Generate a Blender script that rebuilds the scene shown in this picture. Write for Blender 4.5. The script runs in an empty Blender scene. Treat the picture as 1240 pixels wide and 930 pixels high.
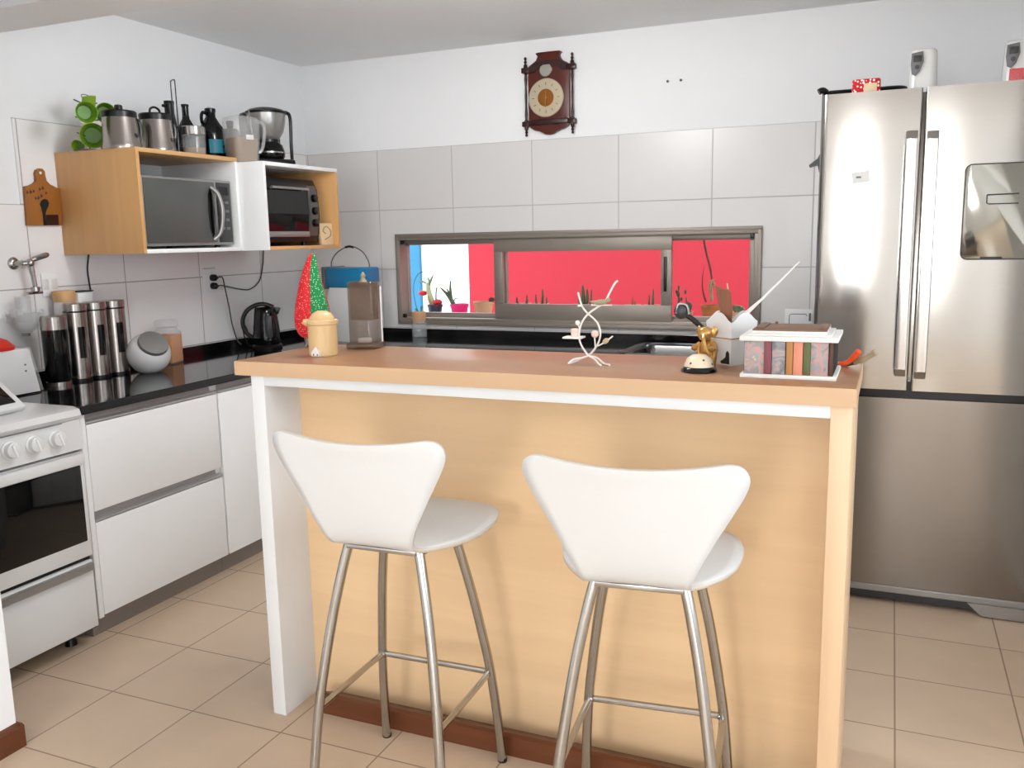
import bpy, bmesh, math, random
from mathutils import Vector, Matrix
random.seed(7)
S = bpy.context.scene
COL = S.collection
PI = math.pi

# ------------------------------------------------------------------ camera
CAM = Vector((3.38794, -4.69107, 1.47235))
CR = Vector((0.91960082, 0.3923575, -0.0197467))
CU = Vector((-0.04608105, 0.15764884, 0.98641947))
CF = Vector((-0.39014212, 0.90620221, -0.16305425))
FPX = 1067.03
cd = bpy.data.cameras.new('camera'); cam = bpy.data.objects.new('camera', cd); COL.objects.link(cam)
cd.sensor_width = 36.0; cd.lens = FPX / 1240 * 36
m = Matrix.Identity(4)
for i in range(3):
    m[i][0] = CR[i]; m[i][1] = CU[i]; m[i][2] = -CF[i]; m[i][3] = CAM[i]
cam.matrix_world = m
cd.clip_start = 0.05
S.camera = cam
def at(px, py, ax, val):
    """point of the room seen at a pixel, on the plane axis = val"""
    d = CF + CR * ((px - 620) / FPX) - CU * ((py - 465) / FPX)
    k = 'xyz'.index(ax)
    return CAM + d * ((val - CAM[k]) / d[k])

# ------------------------------------------------------------------ world, sun, daylight, exposure
W = bpy.data.worlds.new('sky'); S.world = W; W.use_nodes = True
bgn = W.node_tree.nodes['Background']
bgn.inputs[0].default_value = (0.79, 0.91, 1.03, 1); bgn.inputs[1].default_value = 4.4
S.view_settings.view_transform = 'Standard'
S.view_settings.look = 'None'
S.view_settings.exposure = 0.14
S.view_settings.gamma = 1.0
S.view_settings.use_curve_mapping = False
sd = bpy.data.lights.new('sun', 'SUN'); sd.energy = 2.5; sd.angle = 0.01; sd.color = (1.0, .95, .88)
sun = bpy.data.objects.new('sun', sd); COL.objects.link(sun)
sun.rotation_euler = Vector((-0.28, 0.42, -0.86)).to_track_quat('-Z', 'Y').to_euler()
def area(name, loc, d, sx, sy, power, color):
    l = bpy.data.lights.new(name, 'AREA'); l.shape = 'RECTANGLE'; l.size = sx; l.size_y = sy; l.energy = power; l.color = color
    o = bpy.data.objects.new(name, l); COL.objects.link(o); o.location = loc
    o.rotation_euler = Vector(d).to_track_quat('-Z', 'Y').to_euler()
    return o
# daylight through the window behind the camera, then fill from two added side openings
area('daylight_living_window', (2.8, -9.12, 1.65), (0, 1, 0), 1.1, 1.4, 76, (.98, .98, .98))
area('fill_opening_far', (5.52, -7.8, 1.15), (-1, 0, 0), 1.6, 2.2, 26, (.98, .98, .98))  # added fill at an unseen far opening, lifts the ambient level
area('fill_opening_near', (5.52, -3.4, 1.6), (-1, 0, 0), 2.0, 1.4, 6, (.98, .98, .98))  # added fill from the right, at an unseen opening near the kitchen

# added fill light below the kitchen ceiling, with no lamp behind it
ld_ = bpy.data.lights.new('kitchen_fill_light', 'POINT'); ld_.energy = 32; ld_.shadow_soft_size = .2; ld_.color = (.96, .98, 1.0)
lo_ = bpy.data.objects.new('kitchen_fill_light', ld_); COL.objects.link(lo_); lo_.location = (2.0, -2.0, 2.3)

# ------------------------------------------------------------------ materials
def lin(c):
    return tuple(((v / 255) / 12.92 if v / 255 <= 0.04045 else ((v / 255 + 0.055) / 1.055) ** 2.4) for v in c)
def newmat(name):
    m = bpy.data.materials.new(name); m.use_nodes = True
    return m, m.node_tree.nodes, m.node_tree.links, m.node_tree.nodes['Principled BSDF']
def mat(name, rgb, rough=0.5, metal=0.0, var=0.04, scale=(8, 8, 8), trans=0.0, ior=1.45, alpha=1.0, spec=0.5, coat=0.0, bump=0.0, emit=None, nscale=1.0):
    m, N, L, p = newmat(name)
    c = lin(rgb)
    p.inputs['Roughness'].default_value = rough; p.inputs['Metallic'].default_value = metal
    p.inputs['IOR'].default_value = ior; p.inputs['Transmission Weight'].default_value = trans
    p.inputs['Alpha'].default_value = alpha; p.inputs['Specular IOR Level'].default_value = spec
    p.inputs['Coat Weight'].default_value = coat; p.inputs['Coat Roughness'].default_value = 0.05
    tc = N.new('ShaderNodeTexCoord'); mp = N.new('ShaderNodeMapping'); mp.inputs['Scale'].default_value = scale
    nz = N.new('ShaderNodeTexNoise'); nz.inputs['Scale'].default_value = nscale; nz.inputs['Detail'].default_value = 4
    L.new(tc.outputs['Object'], mp.inputs['Vector']); L.new(mp.outputs['Vector'], nz.inputs['Vector'])
    mx = N.new('ShaderNodeMix'); mx.data_type = 'RGBA'
    mx.inputs[6].default_value = (*[max(0, v * (1 - var * 2)) for v in c], 1); mx.inputs[7].default_value = (*[min(1, v * (1 + var * 2)) for v in c], 1)
    L.new(nz.outputs['Fac'], mx.inputs[0]); L.new(mx.outputs[2], p.inputs['Base Color'])
    if bump:
        b = N.new('ShaderNodeBump'); b.inputs['Strength'].default_value = bump; b.inputs['Distance'].default_value = 0.002
        L.new(nz.outputs['Fac'], b.inputs['Height']); L.new(b.outputs['Normal'], p.inputs['Normal'])
    if emit:
        p.inputs['Emission Color'].default_value = (*lin(emit[0]), 1); p.inputs['Emission Strength'].default_value = emit[1]
    return m
def brick(name, c1, mortar, bw, rh, ms, u, v, off=(0, 0), rough=0.3, var=0.02, mrough=0.8, nstr=0.06):
    """tiles laid in the plane of the object axes u, v"""
    m, N, L, p = newmat(name)
    tc = N.new('ShaderNodeTexCoord'); sp = N.new('ShaderNodeSeparateXYZ'); cb = N.new('ShaderNodeCombineXYZ')
    L.new(tc.outputs['Object'], sp.inputs[0])
    for i, (ax, o) in enumerate(((u, off[0]), (v, off[1]))):
        a = N.new('ShaderNodeMath'); a.operation = 'ADD'; a.inputs[1].default_value = o
        L.new(sp.outputs['XYZ'.index(ax)], a.inputs[0]); L.new(a.outputs[0], cb.inputs[i])
    b = N.new('ShaderNodeTexBrick'); b.offset = 0; b.squash = 1
    b.inputs['Scale'].default_value = 1; b.inputs['Brick Width'].default_value = bw; b.inputs['Row Height'].default_value = rh
    b.inputs['Mortar Size'].default_value = ms; b.inputs['Mortar Smooth'].default_value = 0.1
    c = lin(c1)
    b.inputs['Color1'].default_value = (*[x * (1 - var) for x in c], 1); b.inputs['Color2'].default_value = (*[min(1, x * (1 + var)) for x in c], 1)
    b.inputs['Mortar'].default_value = (*lin(mortar), 1)
    L.new(cb.outputs[0], b.inputs['Vector'])
    nz = N.new('ShaderNodeTexNoise'); nz.inputs['Scale'].default_value = 6; nz.inputs['Detail'].default_value = 6
    L.new(tc.outputs['Object'], nz.inputs['Vector'])
    mx = N.new('ShaderNodeMix'); mx.data_type = 'RGBA'; mx.blend_type = 'MULTIPLY'; mx.inputs[0].default_value = 1
    rp = N.new('ShaderNodeMapRange'); rp.inputs[3].default_value = 1 - nstr; rp.inputs[4].default_value = 1 + nstr
    L.new(nz.outputs['Fac'], rp.inputs[0]); L.new(b.outputs['Color'], mx.inputs[6]); L.new(rp.outputs[0], mx.inputs[7])
    L.new(mx.outputs[2], p.inputs['Base Color'])
    bm_ = N.new('ShaderNodeBump'); bm_.inputs['Strength'].default_value = 0.4; bm_.inputs['Distance'].default_value = 0.002; bm_.invert = True
    L.new(b.outputs['Fac'], bm_.inputs['Height']); L.new(bm_.outputs['Normal'], p.inputs['Normal'])
    r2 = N.new('ShaderNodeMapRange'); r2.inputs[3].default_value = rough; r2.inputs[4].default_value = mrough
    L.new(b.outputs['Fac'], r2.inputs[0]); L.new(r2.outputs[0], p.inputs['Roughness'])
    return m
def wood(name, rgb, axis='x', rough=0.4, contrast=0.10, scale=1.0, dark=0.75):
    m, N, L, p = newmat(name)
    c = lin(rgb); sc = [22 * scale] * 3; sc['xyz'.index(axis)] = 1.1 * scale
    tc = N.new('ShaderNodeTexCoord'); mp = N.new('ShaderNodeMapping'); mp.inputs['Scale'].default_value = sc
    nz = N.new('ShaderNodeTexNoise'); nz.inputs['Scale'].default_value = 1; nz.inputs['Detail'].default_value = 6; nz.inputs['Distortion'].default_value = 0.6
    L.new(tc.outputs['Object'], mp.inputs['Vector']); L.new(mp.outputs['Vector'], nz.inputs['Vector'])
    rp = N.new('ShaderNodeValToRGB'); rp.color_ramp.elements[0].position = 0.25; rp.color_ramp.elements[1].position = 0.75
    rp.color_ramp.elements[0].color = (c[0] * (1 - contrast), c[1] * (1 - contrast * 1.3), c[2] * (1 - contrast * 1.7), 1)
    rp.color_ramp.elements[1].color = (min(1, c[0] * (1 + contrast)), min(1, c[1] * (1 + contrast)), min(1, c[2] * (1 + contrast)), 1)
    L.new(nz.outputs['Fac'], rp.inputs[0]); L.new(rp.outputs[0], p.inputs['Base Color'])
    p.inputs['Roughness'].default_value = rough
    return m
def dots(name, base, dot, scale=90, size=0.28, rough=0.8):
    m, N, L, p = newmat(name)
    tc = N.new('ShaderNodeTexCoord'); v = N.new('ShaderNodeTexVoronoi'); v.inputs['Scale'].default_value = scale; v.inputs['Randomness'].default_value = 0.55
    L.new(tc.outputs['Object'], v.inputs['Vector'])
    lt = N.new('ShaderNodeMath'); lt.operation = 'LESS_THAN'; lt.inputs[1].default_value = size
    L.new(v.outputs['Distance'], lt.inputs[0])
    mx = N.new('ShaderNodeMix'); mx.data_type = 'RGBA'; mx.inputs[6].default_value = (*lin(base), 1); mx.inputs[7].default_value = (*lin(dot), 1)
    L.new(lt.outputs[0], mx.inputs[0]); L.new(mx.outputs[2], p.inputs['Base Color']); p.inputs['Roughness'].default_value = rough
    return m
def brushed(name, rgb, rough=0.3, axis='x', var=0.05):
    m, N, L, p = newmat(name)
    sc = [700] * 3; sc['xyz'.index(axis)] = 3.0
    tc = N.new('ShaderNodeTexCoord'); mp = N.new('ShaderNodeMapping'); mp.inputs['Scale'].default_value = sc
    nz = N.new('ShaderNodeTexNoise'); nz.inputs['Scale'].default_value = 1; nz.inputs['Detail'].default_value = 2
    L.new(tc.outputs['Object'], mp.inputs['Vector']); L.new(mp.outputs['Vector'], nz.inputs['Vector'])
    c = lin(rgb)
    mx = N.new('ShaderNodeMix'); mx.data_type = 'RGBA'
    mx.inputs[6].default_value = (*[v * (1 - var) for v in c], 1); mx.inputs[7].default_value = (*[min(1, v * (1 + var)) for v in c], 1)
    L.new(nz.outputs['Fac'], mx.inputs[0]); L.new(mx.outputs[2], p.inputs['Base Color'])
    p.inputs['Metallic'].default_value = 1
    r = N.new('ShaderNodeMapRange'); r.inputs[3].default_value = rough - 0.02; r.inputs[4].default_value = rough + 0.02
    L.new(nz.outputs['Fac'], r.inputs[0]); L.new(r.outputs[0], p.inputs['Roughness'])
    return m

M = dict(
    wall=mat('wall_paint', (244, 244, 244), 0.85, var=0.008, bump=0.05),
    ceil=mat('ceiling_paint', (248, 249, 250), 0.9, var=0.01),
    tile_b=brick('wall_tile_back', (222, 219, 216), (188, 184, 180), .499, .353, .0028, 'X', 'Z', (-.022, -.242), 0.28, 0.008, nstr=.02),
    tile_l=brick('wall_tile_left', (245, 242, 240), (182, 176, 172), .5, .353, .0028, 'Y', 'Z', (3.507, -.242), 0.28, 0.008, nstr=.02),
    floor=brick('floor_tile', (204, 180, 154), (150, 128, 108), .344, .344, .0026, 'X', 'Y', (-1.052 + 3.44, 3.045 + 6.88), 0.38, 0.035, nstr=.09),
    white=mat('white_laminate', (243, 243, 242), 0.38, var=0.01),
    white_matte=mat('white_matte', (233, 232, 229), 0.6, var=0.015),
    white_gloss=mat('white_enamel', (226, 225, 223), 0.18, var=0.01),
    shell=mat('white_lacquered_ply', (218, 218, 216), 0.35, var=0.01),
    ply=mat('plywood_edge', (206, 196, 182), 0.6, var=0.06),
    beech=wood('beech_laminate', (164, 118, 82), 'x', 0.33, 0.05),
    island_white=mat('island_white_laminate', (226, 226, 225), 0.38, var=0.01),
    beech_e=wood('beech_edge_band', (206, 170, 132), 'x', 0.4, 0.03),
    beech_v=wood('beech_laminate_upright', (226, 192, 154), 'z', 0.38, 0.04),
    panel=wood('beech_panel', (232, 198, 154), 'x', 0.42, 0.06, 0.6),
    cab_wood=wood('oak_cabinet', (216, 166, 108), 'z', 0.4, 0.06),
    cab_wood_y=wood('oak_cabinet_top', (214, 168, 114), 'y', 0.4, 0.06),
    skirt=wood('skirting_wood', (98, 52, 24), 'x', 0.45, 0.16),
    clock_wood=wood('clock_mahogany', (86, 28, 14), 'z', 0.3, 0.25),
    clock_dark=wood('clock_dark_wood', (48, 20, 14), 'z', 0.3, 0.2),
    board=wood('cutting_board_wood', (160, 100, 38), 'z', 0.5, 0.12),
    granite=mat('black_granite', (16, 16, 17), 0.07, var=0.3, nscale=150, scale=(1, 1, 1)),
    kick=mat('grey_kickboard', (142, 133, 126), 0.45, metal=0.3, var=0.04),
    alu=mat('aluminium_profile', (178, 174, 172), 0.45, metal=0.25, var=0.03),
    winframe=mat('window_aluminium', (146, 136, 126), 0.42, metal=0.35, var=0.03),
    steel=brushed('brushed_steel', (164, 160, 154), 0.15, 'x'),
    steel_dark=brushed('brushed_steel_low', (146, 140, 133), 0.24, 'x'),
    steel_h=brushed('steel_handle', (196, 194, 191), 0.2, 'z'),
    chrome=mat('satin_chrome', (178, 176, 172), 0.2, metal=1, var=0.03),
    can_steel=brushed('canister_steel', (172, 164, 158), 0.24, 'x'),
    black=mat('black_plastic', (14, 14, 15), 0.28, var=0.1),
    black_gloss=mat('black_gloss', (9, 9, 10), 0.06, var=0.1),
    black_matte=mat('black_rubber', (20, 20, 20), 0.7, var=0.1),
    dark_glass=mat('oven_door_glass', (10, 10, 11), 0.04, var=0.1),
    mw_glass=mat('microwave_door', (92, 93, 90), 0.3, metal=0.25, var=0.04),
    grey=mat('grey_plastic', (112, 112, 114), 0.4, var=0.04),
    grey_dark=mat('dark_grey_plastic', (58, 58, 60), 0.4, var=0.05),
    silver=mat('silver_plastic', (158, 156, 153), 0.3, metal=0.6, var=0.03),
    glass=mat('clear_glass', (230, 234, 234), 0.02, var=0.0, alpha=0.13, spec=0.8),
    pane=mat('window_glass', (60, 66, 66), 0.0, var=0.0, alpha=0.03),
    plastic_clear=mat('clear_plastic', (226, 226, 224), 0.12, var=0.0, alpha=0.26, spec=0.7),
    smoke=mat('smoky_acrylic', (100, 74, 46), 0.06, var=0.02, alpha=0.46, spec=0.6),
    green=mat('lime_ceramic', (124, 162, 28), 0.3, var=0.08),
    green_in=mat('lime_ceramic_inside', (98, 140, 48), 0.35, var=0.06),
    orange=mat('orange_grains', (226, 132, 14), 0.8, var=0.25, nscale=90, scale=(1, 1, 1), bump=0.4),
    brown_grain=mat('brown_grains', (150, 118, 84), 0.8, var=0.15, nscale=80, scale=(1, 1, 1), bump=0.4),
    teal=mat('teal_label', (40, 120, 138), 0.5, var=0.15),
    felt_red=dots('red_dotted_felt', (206, 26, 34), (240, 150, 146), 150, 0.27),
    felt_green=dots('green_dotted_felt', (14, 130, 66), (190, 222, 190), 150, 0.27),
    red_dots=dots('red_dotted_card', (206, 24, 30), (250, 238, 232), 95, 0.42),
    cream=mat('cream_card', (232, 206, 168), 0.6),
    ceramic=mat('tan_ceramic', (214, 180, 130), 0.25, var=0.06),
    blue=mat('blue_translucent', (24, 132, 182), 0.2, trans=0.1, var=0.12),
    gold=mat('gold_figurine', (198, 152, 88), 0.25, metal=0.55, var=0.12),
    bell=dots('speckled_cream', (232, 214, 186), (76, 66, 50), 60, 0.2, 0.3),
    pink=mat('outside_pink_paint', (160, 36, 47), 0.9, var=0.015),
    outwhite=mat('outside_white_paint', (244, 244, 242), 0.9, var=0.01),
    outblue=mat('outside_blue_paint', (50, 112, 142), 0.9, var=0.01),
    ground=mat('outside_paving', (190, 182, 172), 0.9, var=0.06),
    sill=mat('sill_stone', (206, 200, 192), 0.7, var=0.04),
    pot_dark=mat('dark_pot', (44, 44, 58), 0.5), pot_pink=mat('magenta_pot', (226, 20, 108), 0.5),
    pot_terra=mat('terracotta_pot', (196, 150, 116), 0.8, var=0.12), pot_brown=mat('brown_pot', (160, 96, 44), 0.6, var=0.1),
    soil=mat('potting_soil', (70, 52, 40), 0.95, var=0.2),
    red=mat('red_petal', (186, 22, 26), 0.5), red_soil=mat('red_gravel', (178, 40, 40), 0.9, var=0.2),
    cactus=mat('cactus_green', (76, 92, 62), 0.75, var=0.15), leaf=mat('leaf_green', (96, 116, 82), 0.6, var=0.1), pale=mat('pale_cactus', (160, 170, 128), 0.7, var=0.06),
    stem=mat('brown_stem', (96, 52, 44), 0.8, var=0.1), trunk=mat('tan_stem', (150, 124, 92), 0.85, var=0.15),
    cork=mat('cork_stopper', (206, 160, 118), 0.85, var=0.15, nscale=60),
    cooked=wood('dark_spoon_wood', (118, 66, 28), 'z', 0.45, 0.3),
    leather=mat('brown_lid_panel', (120, 88, 68), 0.5, var=0.1),
    boxwhite=mat('worn_white_wood', (228, 225, 220), 0.55, var=0.04),
    maroon=mat('maroon_spine', (128, 70, 76), 0.6), ochre=mat('ochre_spine', (178, 124, 70), 0.6),
    salmon=mat('salmon_spine', (214, 138, 112), 0.6, var=0.08), olive=mat('olive_spine', (96, 102, 60), 0.6),
    brownspine=mat('brown_spine', (88, 52, 40), 0.6),
    orange_h=mat('orange_handle', (226, 78, 28), 0.35, var=0.08), taupe=mat('taupe_handle', (160, 142, 116), 0.45),
    dial=mat('clock_dial', (206, 192, 164), 0.3, metal=0.5, var=0.04), dial_in=mat('clock_dial_centre', (150, 92, 36), 0.3, metal=0.6, var=0.1), silver_dial=mat('silver_disc', (200, 196, 186), 0.22, metal=0.9),
    copper=mat('pink_product', (214, 92, 96), 0.4, var=0.25, nscale=20),
    red_p=mat('red_plastic', (206, 40, 24), 0.4), wire=mat('wire_steel', (120, 118, 116), 0.3, metal=0.9), cable=mat('cable_grey', (72, 70, 70), 0.5),
    rope=mat('rope_tan', (176, 140, 94), 0.9, var=0.1), blush=mat('blush_clay', (232, 204, 190), 0.6), tan_leaf=mat('tan_leaf', (190, 168, 132), 0.6),
    twig=mat('white_painted_wire', (236, 230, 222), 0.45), birdgreen=mat('bird_olive', (150, 146, 116), 0.6), paper=mat('paper_label', (226, 224, 222), 0.7),
    display=mat('dispenser_steel', (150, 148, 140), 0.08, metal=0.85, var=0.03), drawing=mat('carved_pale_wood', (222, 192, 150), 0.6, var=0.06),
    carafe=mat('dark_carafe_glass', (22, 22, 22), 0.05, var=0.05, alpha=0.72),
    toaster_panel=mat('toaster_panel', (104, 101, 98), 0.35, metal=0.4, var=0.03),
    wax=mat('white_candle', (240, 236, 228), 0.4), sink=brushed('sink_steel', (112, 112, 110), 0.22, 'x'),
)
def patch_mat():
    m, N, L, p = newmat('painted_patchwork')
    tc = N.new('ShaderNodeTexCoord'); v = N.new('ShaderNodeTexNoise'); v.inputs['Scale'].default_value = 22; v.inputs['Detail'].default_value = 3; v.inputs['Distortion'].default_value = 1.2
    L.new(tc.outputs['Object'], v.inputs['Vector'])
    r = N.new('ShaderNodeValToRGB'); cr = r.color_ramp
    cols = [(0.30, (112, 114, 120)), (0.43, (146, 142, 144)), (0.50, (176, 158, 154)), (0.545, (206, 140, 122)), (0.58, (160, 156, 160)), (0.66, (150, 148, 152)), (0.74, (214, 180, 130))]
    cr.elements[0].position = cols[0][0]; cr.elements[0].color = (*lin(cols[0][1]), 1)
    cr.elements[1].position = cols[-1][0]; cr.elements[1].color = (*lin(cols[-1][1]), 1)
    for pos, c in cols[1:-1]:
        e = cr.elements.new(pos); e.color = (*lin(c), 1)
    L.new(v.outputs['Fac'], r.inputs[0]); L.new(r.outputs[0], p.inputs['Base Color']); p.inputs['Roughness'].default_value = 0.5
    return m
M['patch'] = patch_mat()

# ------------------------------------------------------------------ mesh helpers
def smooth_path(pts, n=8, closed=False):
    P = [Vector(p) for p in pts]; out = []
    cnt = len(P) if closed else len(P) - 1
    for i in range(cnt):
        if closed: a, b, c, d = P[i - 1], P[i], P[(i + 1) % len(P)], P[(i + 2) % len(P)]
        else: a, b, c, d = P[max(i - 1, 0)], P[i], P[i + 1], P[min(i + 2, len(P) - 1)]
        for k in range(n):
            t = k / n
            out.append(0.5 * ((2 * b) + (c - a) * t + (2 * a - 5 * b + 4 * c - d) * t * t + (3 * b - a - 3 * c + d) * t ** 3))
    if not closed: out.append(P[-1])
    return out
class MB:
    def __init__(s): s.b = bmesh.new()
    def box(s, x0, x1, y0, y1, z0, z1, bev=0.0, seg=2, mtx=None):
        r = bmesh.ops.create_cube(s.b, size=1)
        vs = r['verts']
        for v in vs: v.co = Vector(((x0 + x1) / 2 + v.co.x * (x1 - x0), (y0 + y1) / 2 + v.co.y * (y1 - y0), (z0 + z1) / 2 + v.co.z * (z1 - z0)))
        if bev > 0:
            es = list({e for v in vs for e in v.link_edges})
            rr = bmesh.ops.bevel(s.b, geom=es, offset=bev, segments=seg, profile=0.5, affect='EDGES')
            vs = list({v for f in rr['faces'] for v in f.verts} | {v for v in vs if v.is_valid})
        if mtx: bmesh.ops.transform(s.b, matrix=mtx, verts=[v for v in vs if v.is_valid])
        return s
    def lathe(s, prof, c=(0, 0, 0), seg=32, mtx=None, sx=1.0, sy=1.0):
        c = Vector(c); rings = []; allv = []
        for r, z in prof:
            if r < 1e-6: ring = [s.b.verts.new((0, 0, z))]
            else: ring = [s.b.verts.new((r * sx * math.cos(2 * PI * k / seg), r * sy * math.sin(2 * PI * k / seg), z)) for k in range(seg)]
            rings.append(ring); allv += ring
        for a, b in zip(rings, rings[1:]):
            for k in range(seg):
                if len(a) == 1 and len(b) == 1: continue
                if len(a) == 1: s.b.faces.new((a[0], b[k], b[(k + 1) % seg]))
                elif len(b) == 1: s.b.faces.new((a[k], a[(k + 1) % seg], b[0]))
                else: s.b.faces.new((a[k], a[(k + 1) % seg], b[(k + 1) % seg], b[k]))
        T = Matrix.Translation(c)
        if mtx is not None: T = T @ mtx
        bmesh.ops.transform(s.b, matrix=T, verts=allv)
        return s
    def tube(s, pts, r, seg=10, closed=False, cap=True):
        P = [Vector(p) for p in pts]; n = len(P); rings = []
        R = r if isinstance(r, (list, tuple)) else [r] * n
        up = None
        for i, p in enumerate(P):
            if closed: t = P[(i + 1) % n] - P[i - 1]
            else: t = P[min(i + 1, n - 1)] - P[max(i - 1, 0)]
            t.normalize()
            if up is None:
                up = Vector((0, 0, 1)) if abs(t.z) < 0.9 else Vector((1, 0, 0))
            up = (up - t * up.dot(t)); up.normalize(); sd_ = t.cross(up)
            rings.append([s.b.verts.new(p + (up * math.cos(2 * PI * k / seg) + sd_ * math.sin(2 * PI * k / seg)) * R[i]) for k in range(seg)])
        pairs = list(zip(rings, rings[1:])) + ([(rings[-1], rings[0])] if closed else [])
        for a, b in pairs:
            for k in range(seg): s.b.faces.new((a[k], a[(k + 1) % seg], b[(k + 1) % seg], b[k]))
        if cap and not closed:
            s.b.faces.new(rings[0][::-1]); s.b.faces.new(rings[-1])
        return s
    def prism(s, poly, ax, a0, a1, bev=0.0):
        """poly: 2D outline in the two axes other than ax (in xyz order), extruded from a0 to a1"""
        def P(u, v, w): return {'x': (w, u, v), 'y': (u, w, v), 'z': (u, v, w)}[ax]
        A = [s.b.verts.new(P(u, v, a0)) for u, v in poly]; B = [s.b.verts.new(P(u, v, a1)) for u, v in poly]
        n = len(poly)
        fs = [s.b.faces.new(A), s.b.faces.new(B[::-1])]
        for k in range(n): s.b.faces.new((A[k], B[k], B[(k + 1) % n], A[(k + 1) % n]))
        if bev:
            es = [e for f in fs for e in f.edges]
            bmesh.ops.bevel(s.b, geom=es, offset=bev, segments=2, profile=0.5, affect='EDGES')
        return s
    def ball(s, c, r, sc=(1, 1, 1), mtx=None, seg=16):
        rr = bmesh.ops.create_uvsphere(s.b, u_segments=seg, v_segments=max(8, seg // 2), radius=r)
        T = Matrix.Translation(c) @ (mtx or Matrix.Identity(4)) @ Matrix.Diagonal((*sc, 1))
        bmesh.ops.transform(s.b, matrix=T, verts=rr['verts']); return s
    def make(s, name, material, parent=None, smooth=True, ang=35, off=(0, 0, 0), mods=None):
        bmesh.ops.recalc_face_normals(s.b, faces=s.b.faces)
        if any(off): bmesh.ops.translate(s.b, vec=-Vector(off), verts=s.b.verts)
        me = bpy.data.meshes.new(name); s.b.to_mesh(me); s.b.free()
        me.materials.append(material)
        if smooth:
            me.shade_smooth(); me.set_sharp_from_angle(angle=math.radians(ang))
        o = bpy.data.objects.new(name, me); COL.objects.link(o)
        if parent: o.parent = parent
        return o
def thing(name, label, cat, loc=(0, 0, 0), rz=0.0, group=None):
    o = bpy.data.objects.new(name, None); COL.objects.link(o); o.location = loc; o.rotation_euler = (0, 0, rz)
    o.empty_display_size = 0.05
    o['label'] = label; o['category'] = cat
    if group: o['group'] = group
    return o
def tag(o, label, cat, group=None):
    o['label'] = label; o['category'] = cat
    if group: o['group'] = group
    return o
def struct(o, label=None, cat=None):
    o['kind'] = 'structure'
    if label: o['label'] = label
    if cat: o['category'] = cat
    return o
def sthing(name, label, cat, loc=(0, 0, 0)):
    o = thing(name, label, cat, loc); o['kind'] = 'structure'; return o
RX = lambda a: Matrix.Rotation(a, 4, 'X')
RY = lambda a: Matrix.Rotation(a, 4, 'Y')
RZ = lambda a: Matrix.Rotation(a, 4, 'Z')

# ------------------------------------------------------------------ the room
H = 2.536
X1 = 5.4          # right wall of the living side
WX0, WX1, WZ0, WZ1 = 0.642, 2.764, 0.981, 1.499     # kitchen window hole
b = MB(); b.box(-.2, 5.6, -9.2, .2, -.12, 0); struct(b.make('floor', M['floor'], smooth=False), 'beige square tile floor of the kitchen', 'floor')
b = MB(); b.box(-.2, 5.6, -9.2, .2, H, H + .12); struct(b.make('ceiling', M['ceil'], smooth=False), 'plain grey white ceiling', 'ceiling')
b = MB()
b.box(-.2, WX0, 0, .12, 0, H); b.box(WX1, 4.2, 0, .12, 0, H); b.box(WX0, WX1, 0, .12, 0, WZ0); b.box(WX0, WX1, 0, .12, WZ1, H)
struct(b.make('wall_back', M['wall'], smooth=False), 'white painted back wall above the tiles', 'wall')
b = MB(); b.box(-.2, 0, -3.25, 0, 0, H); struct(b.make('wall_left', M['wall'], smooth=False), 'white painted left kitchen wall', 'wall')
b = MB(); b.box(4.0, 4.2, -2.2, 0, 0, H); struct(b.make('wall_right', M['wall'], smooth=False), 'white wall beside the fridge', 'wall')
b = MB(); b.box(4.2, X1 + .2, -2.2, -2.0, 0, H)
b.box(X1, X1 + .2, -2.4, -2.0, 0, H); b.box(X1, X1 + .2, -6.2, -4.4, 0, H); b.box(X1, X1 + .2, -9.0, -8.6, 0, H); b.box(X1, X1 + .2, -8.6, -7.0, 2.3, H); b.box(X1, X1 + .2, -7.0, -6.2, 0, H); b.box(X1, X1 + .2, -4.4, -2.4, 2.3, H); b.box(X1, X1 + .2, -4.4, -2.4, 0, .9)  # both gaps in this unseen wall are added to let fill light in
struct(b.make('wall_living', M['wall'], smooth=False), 'white wall of the living side with unseen openings added for fill light', 'wall')
b = MB(); b.box(.85, 1.05, -9.0, -3.05, 0, H); b.box(0, .85, -3.25, -3.05, 0, H)
struct(b.make('wall_near', M['wall'], smooth=False), 'white wall end at the lower left corner beside the stove', 'wall')
b = MB()
b.box(.85, 2.25, -9.2, -9.0, 0, H); b.box(3.35, 5.6, -9.2, -9.0, 0, H); b.box(2.25, 3.35, -9.2, -9.0, 0, .95); b.box(2.25, 3.35, -9.2, -9.0, 2.35, H)
struct(b.make('wall_front', M['wall'], smooth=False), 'white wall behind the camera with a large window', 'wall')
b = MB(); b.box(0, 5.4, -2.40, -2.15, 2.30, H); struct(b.make('trim_1', M['wall'], smooth=False), 'shallow white ceiling beam crossing above the stove', 'beam')
# wall tiling, 8 mm proud of the paint
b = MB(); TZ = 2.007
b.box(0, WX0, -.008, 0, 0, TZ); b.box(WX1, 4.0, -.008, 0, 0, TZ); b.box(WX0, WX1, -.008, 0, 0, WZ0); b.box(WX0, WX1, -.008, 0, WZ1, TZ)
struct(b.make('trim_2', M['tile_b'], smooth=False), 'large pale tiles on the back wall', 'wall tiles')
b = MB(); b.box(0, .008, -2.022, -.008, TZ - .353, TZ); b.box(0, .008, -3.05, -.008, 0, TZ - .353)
struct(b.make('trim_3', M['tile_l'], smooth=False), 'large pale tiles on the left wall', 'wall tiles')
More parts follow.
